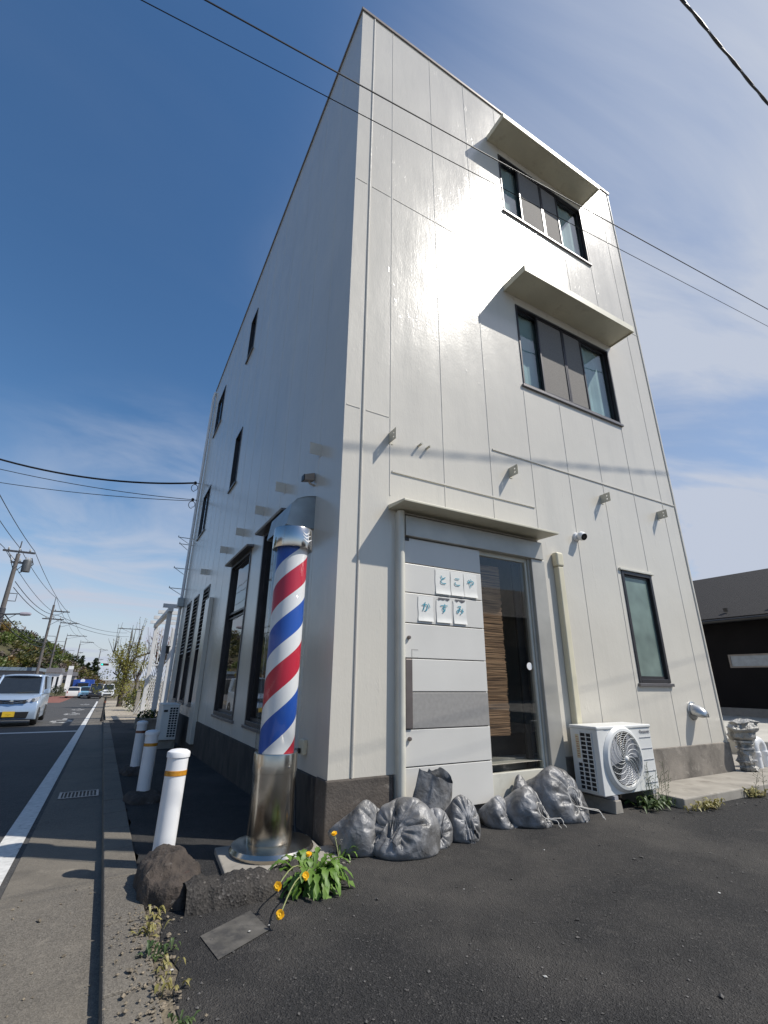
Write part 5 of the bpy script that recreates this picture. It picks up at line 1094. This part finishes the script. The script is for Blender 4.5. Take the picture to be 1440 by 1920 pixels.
# ------------------------------------------------------------------ trees and plants
def leafquads(mb, c, n, R, size, rnd, flat=1.0, mats=1, shell=.35):
    for k in range(n):
        d = Vector((rnd.gauss(0, 1), rnd.gauss(0, 1), rnd.gauss(0, 1))).normalized(); r = R*(shell+(1-shell)*rnd.random()**.5)
        p = Vector(c)+Vector((d.x*r, d.y*r, d.z*r*flat)); a = Vector((rnd.gauss(0, 1), rnd.gauss(0, 1), rnd.gauss(0, 1))).normalized(); b = a.orthogonal().normalized(); e = a.cross(b); s = size*rnd.uniform(.6, 1.3)
        mb.mi = rnd.randrange(mats); mb.add([p+b*s, p+e*s*.55, p-b*s, p-e*s*.55], [(0, 1, 2, 3)])
    mb.mi = 0
M['bark'] = mat('dark_bark', (.055, .042, .032), .9, var=(9, .3, 5), bump=[(20, .8, .03)])
M['spring'] = leaf_mat('bright_spring_leaf', (.30, .29, .07), (.22, .24, .05), 2); M['ylg'] = leaf_mat('spring_leaf', (.20, .19, .03), (.28, .24, .04), 2); M['gl'] = leaf_mat('mid_green_leaf', (.07, .11, .02), (.13, .16, .03), 2)
M['dg'] = leaf_mat('dark_green_leaf', (.016, .030, .010), (.035, .052, .016), 1); M['olive'] = leaf_mat('olive_leaf', (.08, .085, .018), (.15, .13, .03), .5); M['rust'] = leaf_mat('rusty_leaf', (.15, .085, .025), (.20, .13, .03), .5); M['bare'] = leaf_mat('bare_twig_mass', (.10, .075, .06), (.14, .11, .085), .5, .1)
M['blossom'] = leaf_mat('white_blossom', (.55, .55, .48), (.42, .45, .32), 4, .3); M['pink'] = leaf_mat('reddish_bud', (.35, .14, .12), (.45, .24, .22), 4, .3)
def limb(mb, a, b, r0, r1, rnd, n=6, wig=.08):
    a, b = Vector(a), Vector(b); L = (b-a).length; pts = [a.lerp(b, i/n)+Vector((rnd.gauss(0, wig), rnd.gauss(0, wig), rnd.gauss(0, wig)))*L*(.5 if 0 < i < n else 0)*.4 for i in range(n+1)]
    mb.tube(pts, [r0+(r1-r0)*i/n for i in range(n+1)], 7); return pts
def street_tree():
    rnd = random.Random(31); t = thing('blossoming_tree', 'pruned street tree with yellow green leaves and white upright sprigs', 'tree', (-.42, 38, gz(38)))
    tr = MB(); lf = MB(); sp = MB(); bl = MB(); limb(tr, (0, 0, -.2), (.0, 0, 2.4), .20, .15, rnd)
    ends = [((0, 0, 2.3), (-.55, -.2, 3.4), .12), ((0, 0, 2.2), (.55, .1, 3.5), .13), ((.55, .1, 3.5), (1.75, .0, 3.9), .085), ((.55, .1, 3.5), (.55, .2, 4.6), .08), ((-.55, -.2, 3.4), (-1.1, .1, 3.9), .06), ((0, 0, 2.3), (.1, .3, 4.2), .08), ((0, 0, 1.7), (-.8, .2, 2.4), .06), ((0, 0, 1.6), (.8, -.2, 2.1), .05)]
    for a, b, r in ends: limb(tr, a, b, r, r*.55, rnd)
    for a, b, r in ends:
        for k in range(7):
            p = Vector(a).lerp(Vector(b), rnd.uniform(.3, 1.0)); h = rnd.uniform(.7, 2.2); q = p+Vector((rnd.gauss(0, .22), rnd.gauss(0, .22), h)); limb(sp, p, q, .022, .008, rnd, 4)
            if rnd.random() < .7:
                for j in range(14): leafquads(bl, p.lerp(q, rnd.uniform(.35, 1.0)), 1, .07, .05, rnd)
        for k in range(4): leafquads(lf, Vector(a).lerp(Vector(b), rnd.uniform(.1, .9))+Vector((rnd.gauss(0, .3), rnd.gauss(0, .3), rnd.gauss(-.1, .3))), 80, .45, .065, rnd, mats=2)
    for k in range(26): leafquads(lf, (rnd.gauss(0, .75), rnd.gauss(0, .5), rnd.uniform(.9, 3.4)), 62, .45, .065, rnd, mats=2)
    tr.build('trunk', M['bark'], t, smooth=60); sp.build('twigs', M['bark'], t); lf.build('leaves', [M['ylg'], M['spring']], t, fixn=False); bl.build('blossom', M['blossom'], t, fixn=False)
street_tree()
def bush(name, label, cat, loc, blobs, mats, seed, size, dens, trunk=None, group=None):
    rnd = random.Random(seed); t = thing(name, label, cat, loc, 0, group); m = MB()
    for c, R in blobs: leafquads(m, c, int(dens*R*R), R, size, rnd, .85, len(mats))
    m.build('foliage' if not trunk else 'crown', mats, t, fixn=False)
    if trunk:
        m = MB(); limb(m, (0, 0, -.3), (0, 0, trunk[0]), trunk[1], trunk[1]*.4, rnd)
        for c, R in blobs[:5]: limb(m, (0, 0, trunk[0]*.6), c, trunk[1]*.45, trunk[1]*.12, rnd)
        m.build('trunk', M['bark'], t, smooth=60)
    else:
        m = MB()
        for c, R in blobs[:4]: limb(m, (c[0]*.3, c[1]*.3, -.1), c, .03, .012, rnd)
        m.build('stems', M['bark'], t)
    return t
bush('shrub', 'rounded yellow green shrub beside the white pergola', 'shrub', (.12, 29, gz(29)), [((0, 0, .65), .62), ((.35, .2, 1.0), .5), ((-.35, 0, .5), .45), ((.2, -.2, .45), .45)], [M['ylg'], M['gl'], M['dg']], 41, .06, 900)
bush('shrub', 'low green plants growing at the foot of the street tree', 'shrub', (.25, 26.5, gz(26.5)), [((0, 0, .15), .3), ((.5, .2, .2), .28), ((-.4, .3, .12), .25)], [M['gl'], M['blossom']], 42, .05, 900)
bush('shrub', 'tangled pale twiggy shrub behind the street tree', 'shrub', (.9, 41, gz(41)), [((0, 0, 1.2), .9), ((-.7, 0, .8), .7), ((.6, 0, 1.7), .8)], [M['olive'], M['bare'], M['ylg']], 43, .07, 420)
bush('shrub', 'dark green hedge plants in the shaded planter by the building', 'shrub', (-.28, 13.0, -.02), [((-.15, 0, .10), .16), ((.05, 0, .14), .17), ((.2, .1, .10), .14)], [M['dg'], M['gl']], 44, .04, 4200)
m = MB(); m.box((-.58, 12.7, -.5), (.02, 13.5, .0)); tag(m.build('planter', M['found'], bevel=.01), 'dark concrete planter block past the end of the building', 'planter')
def bare_tree(label, loc, seed, h, mt, n=60):
    rnd = random.Random(seed); t = thing('budding_tree', label, 'tree', loc); tr = MB(); lf = MB(); limb(tr, (0, 0, -.3), (0, 0, h*.45), .11, .08, rnd)
    for k in range(n//6):
        a = rnd.uniform(0, 6.28); b = Vector((math.cos(a)*h*.22, math.sin(a)*h*.22, h*rnd.uniform(.65, .95))); P = limb(tr, (0, 0, h*rnd.uniform(.3, .45)), b, .05, .015, rnd)
        for j in range(6):
            p = P[rnd.randrange(2, 7)]; q = p+Vector((rnd.gauss(0, .35), rnd.gauss(0, .35), rnd.uniform(.1, .7))); limb(tr, p, q, .014, .005, rnd, 3)
            for i in range(9): leafquads(lf, p.lerp(q, rnd.random()), 1, .06, .04, rnd)
    tr.build('trunk', M['bark'], t, smooth=60); lf.build('buds', mt, t, fixn=False)
bare_tree('slender tree with reddish buds behind the white pergola', (1.15, 29, gz(29)), 51, 5.6, M['pink'], 72)
bare_tree('thin bare tree with pale buds between street tree and pergola', (.9, 47, gz(47)), 52, 5.2, M['blossom'])
def conifer(label, x, y, h, w, seed):
    rnd = random.Random(seed); t = thing('conifer', label, 'tree', (x, y, gz(y)), 0, 'dark conifers at the end of the road'); m = MB()
    for k in range(26):
        u = k/25; z = h*(.12+.86*u); R = w*(1-u)**.75*rnd.uniform(.7, 1.1)+.15
        for j in range(int(7*(1-u))+2): a = rnd.uniform(0, 6.28); r = R*rnd.uniform(.35, 1); leafquads(m, (r*math.cos(a), r*math.sin(a), z-.2*r), 22, .42, .20, rnd, .7)
    m.build('crown', M['dg'], t, fixn=False); m = MB(); m.tube([(0, 0, -.3), (0, 0, h*.95)], [.25, .05], 7); m.build('trunk', M['bark'], t)
conifer('tall dark conifer at the road end, left of the pair', -7.3, 130, 7.4, 1.7, 61); conifer('dark conifer at the road end, right of the pair and nearer the signal', -4.4, 131, 7.0, 1.9, 62); conifer('narrow dark conifer peeping between the larger pair', -5.9, 133, 6.0, 1.1, 63)
bush('tree', 'broad rusty brown tree in front of the dark conifers', 'tree', (-5.6, 118, gz(118)), [((0, 0, 2.2), 1.6), ((-1.7, 0, 1.9), 1.3), ((1.6, 0, 2.0), 1.4), ((3.0, .5, 1.5), 1.1)], [M['bare'], M['rust'], M['olive']], 64, .20, 190, (2.0, .2))
bush('tree', 'orange leaved tree at the left edge of the wooded hill', 'tree', (-11.6, 52, gz(52)), [((0, 0, 2.6), 1.0), ((-.8, 0, 2.2), .9), ((.5, .4, 1.8), .8)], [M['rust'], M['ylg']], 65, .11, 420, (2.2, .14))
bush('shrub', 'dark clipped roadside shrub in front of the distant shops', 'shrub', (-7.7, 84, gz(84)), [((0, 0, .9), .8), ((.5, 0, .7), .7)], [M['dg']], 66, .12, 300)
# hill with its wood
def hill_z(x, y):
    q = max(0, min(1, (-x-3)/22)); ridge_ = 13.0*q**.75*math.exp(-((y-135)/34)**2); return gz(y)-.3+ridge_+1.3*noise.noise(Vector((x*.09, y*.07, 0)))*q
m = MB(); nx, ny = 48, 30; vs = []
for j in range(ny+1):
    for i in range(nx+1): x, y = -90+88*i/nx, 84+110*j/ny; vs.append((x, y, hill_z(x, y) if 0 < i < nx and 0 < j < ny else gz(y)-.6))
m.add(vs, [(j*(nx+1)+i, j*(nx+1)+i+1, (j+1)*(nx+1)+i+1, (j+1)*(nx+1)+i) for j in range(ny) for i in range(nx)]); struct('hill', m, mat('hill_floor', (.06, .055, .025), .95, var=(.3, .3, 5)), smooth=180, fixn=False)
rnd = random.Random(77); m = MB(); mats = [M['dg'], M['gl'], M['olive'], M['rust'], M['bare']]
for k in range(330):
    x = -5-48*rnd.random()**1.3; y = rnd.uniform(88, 150); 
    if x > -11 and y < 108: continue
    z = hill_z(x, y); sp = rnd.choices((0, 1, 2, 3, 4), (4, 3, 4, 2, 3))[0]; R = rnd.uniform(.9, 1.9)
    for b in range(3):
        c = (x+rnd.gauss(0, R*.5), y+rnd.gauss(0, R*.5), z+R*rnd.uniform(.5, 1.3)); o = len(m.m); leafquads(m, c, 60, R*.75, .26, rnd, .85); m.m[o:] = [sp]*(len(m.m)-o)
tag(m.build('woodland', mats, fixn=False), kind='stuff')

# ------------------------------------------------------------------ pergola, far buildings, signal, small posts
t = thing('pergola', 'white timber pergola with lattice beyond the end of the building', 'pergola', (0, 14.2, gz(16)))
M['shadewhite'] = mat('pergola_white_paint', (.60, .60, .60), .5, var=(3, .08, 4))
zt = 3.62
for x, y in ((-.05, 0), (-.02, 5.6), (1.5, 0), (1.55, 5.6), (.72, 5.6)):
    m = MB(); m.box((x-.075, y-.075, -.2), (x+.075, y+.075, zt)); m.build('post', M['shadewhite'], t, bevel=.008)
for a, b in (((-.125, -.3, zt), (.025, 5.9, zt+.15)), ((1.42, -.3, zt), (1.57, 5.9, zt+.15))):
    m = MB(); m.box(a, b); m.build('beam', M['shadewhite'], t, bevel=.008)
for y in (-.05, 1.8, 3.7, 5.6):
    m = MB(); m.box((-.30, y-.05, zt+.152), (1.75, y+.05, zt+.28)); m.build('rafter', M['shadewhite'], t)
m = MB()
for k in range(9):
    x = .02+.085*k; m.tube([(x-.35, 5.55, .1), (x+.35, 5.55, 2.0)], .016, 4); m.tube([(x+.35, 5.57, .1), (x-.35, 5.57, 2.0)], .016, 4)
m.box((.05, 5.53, 2.0), (.70, 5.59, 2.06)); m.build('lattice', M['shadewhite'], t)
for k in range(5):
    m = MB(); m.box((.08+.13*k, 5.54, 2.1), (.12+.13*k, 5.58, zt)); m.build('slat', M['shadewhite'], t)
t = thing('lantern', 'small black wall lantern hung on the white pergola post', 'lantern', (.06, 14.1, 1.92))
m = MB(); m.box((-.05, -.05, -.02), (.05, .05, .20)); m.build('housing', M['black'], t, bevel=.01); m = MB(); m.box((-.07, -.07, .20), (.07, .07, .23)); m.tube([(0, .05, .16), (0, .12, .24)], .012, 5); m.build('cap', M['black'], t)
m = MB(); m.box((-.08, -.08, -.2), (.08, .08, 1.05)); m.box((-.095, -.095, 1.05), (.095, .095, 1.10)); tag(m.build('stone_post', M['concrete'], loc=(-.12, 22.2, gz(22.2)), bevel=.01), 'short pale grey post on the gravel left of the pergola', 'post')
t = thing('marker_post', 'slim dark marker post standing at the kerb of the gravel yard', 'marker post', (-1.44, 19.0, gz(19)-.05))
m = MB(); m.lathe([(.05, 0), (.045, .12), (.035, .16), (.035, .86), (.02, .90), (0, .90)], 12); m.build('post', M['black'], t, smooth=50); m = MB(); m.lathe([(.037, .66), (.037, .74)], 12); m.build('band', M['brownband'], t)
t = thing('roadside_shed', 'low flat roofed grey blue shed behind the silver van', 'building', (-12.4, 64, gz(64)))
m = MB(); m.box((-4, 0, -.2), (3.6, 9, 3.1)); m.build('wall', mat('shed_wall', (.20, .20, .21), .8), t); m = MB(); m.box((-4.3, -.3, 3.1), (3.9, 9.3, 3.45)); m.build('roof', mat('blue_grey_sheet_roof', (.16, .21, .26), .5), t); m = MB(); m.box((-2, -.02, .6), (2.4, .01, 2.4)); m.build('window', M['cglass'], t)
def shop(label, x, y, w, h, d, wall, roofc):
    t = thing('shop', label, 'building', (x, y, gz(y))); m = MB(); m.box((-w/2, 0, -.2), (w/2, d, h)); m.build('wall', wall, t); m = MB(); m.hexa([(-w/2-.2, -.3, h), (w/2+.2, -.3, h), (w/2+.2, d+.3, h), (-w/2-.2, d+.3, h), (-w/2, .4, h+.7), (w/2, .4, h+.7), (w/2, d-.4, h+.7), (-w/2, d-.4, h+.7)]); m.build('roof', roofc, t)
    for k in range(3): m = MB(); m.box((-w/2+.3+k*w/3, -.02, .8), (-w/2+w/3-.1+k*w/3, .01, h-.6)); m.build('window', M['cglass'], t)
shop('white walled shop front half hidden by the utility poles', -8.9, 88, 2.0, 3.3, 6, M['white'], M['sill'])
shop('grey roofed low shop farther along the left of the road', -8.2, 104, 3.2, 2.9, 8, mat('shop_wall', (.34, .30, .27), .8), M['sill'])
t = thing('sign_pillar', 'tall white sign pillar leaning over the distant parked cars', 'sign', (-6.9, 92, gz(92)))
m = MB(); m.box((-.35, -.12, -.2), (.35, .12, 4.4)); m.build('pillar', M['white'], t, bevel=.02); m = MB(); m.box((-.36, -.13, 3.0), (.36, .13, 3.9)); m.build('band', M['acshade'], t)
t = thing('traffic_signal', 'horizontal traffic signal showing green over the far end of the road', 'traffic light', (.3, 100, gz(100)))
m = MB(); m.tube([(0, 0, -.2), (0, 0, 5.6)], [.11, .08], 10); m.tube([(0, 0, 5.2), (-2.2, 0, 5.4)], .05, 8); m.build('pole', M['pole'], t, smooth=60)
m = MB(); m.box((-3.2, -.12, 4.75), (-1.9, .10, 5.15)); h = m.build('signal_housing', M['black'], t, bevel=.06)
for k in range(3):
    m = MB(); m.lathe([(0, .02), (.14, .0)], 14, (-2.98+.43*k, -.13, 4.95), Matrix.Rotation(R_(90), 3, 'X')); mm = mat('signal_lens_%s' % ('green', 'amber', 'red')[k], ((.02, .6, .45), (.08, .05, .01), (.08, .01, .01))[k], .3)
    if k == 0: b = mm.node_tree.nodes['Principled BSDF']; b.inputs['Emission Color'].default_value = (.05, 1, .7, 1); b.inputs['Emission Strength'].default_value = 1.2
    m.build('lamp', mm, h)
# ---- across the street, seen mirrored in the side windows
t = thing('house', 'house across the street, mirrored in the side window glass', 'house', (-17, 3, 0)); m = MB(); m.box((-4, -5, -.2), (3, 6, 5)); m.build('wall', mat('house_wall', (.42, .38, .32), .8), t); m = MB(); m.add([(-4.6, -5.6, 5), (3.6, -5.6, 5), (3.6, 6.6, 5), (-4.6, 6.6, 5), (-.5, -3, 7), (-.5, 4, 7)], [(0, 1, 4), (1, 2, 5, 4), (2, 3, 5), (3, 0, 4, 5), (0, 3, 2, 1)]); m.build('roof', M['sill'], t)
for i, (x, y, s) in enumerate(((-12.5, 11, 1.7), (-14, 17, 2.1), (-12.8, 23, 1.9))):
    bush('tree', ['small tree across the street nearest the mirrored house', 'largest tree across the street in the mirrored row', 'farthest tree across the street in the mirrored row'][i], 'tree', (x, y, gz(y)), [((0, 0, 3.4*s), 1.3*s), ((.8, .4, 2.8*s), 1.0*s), ((-.8, -.3, 2.9*s), 1.1*s)], [M['dg'], M['gl'], M['olive']], 90+i, .14, 260, (2.6*s, .16))
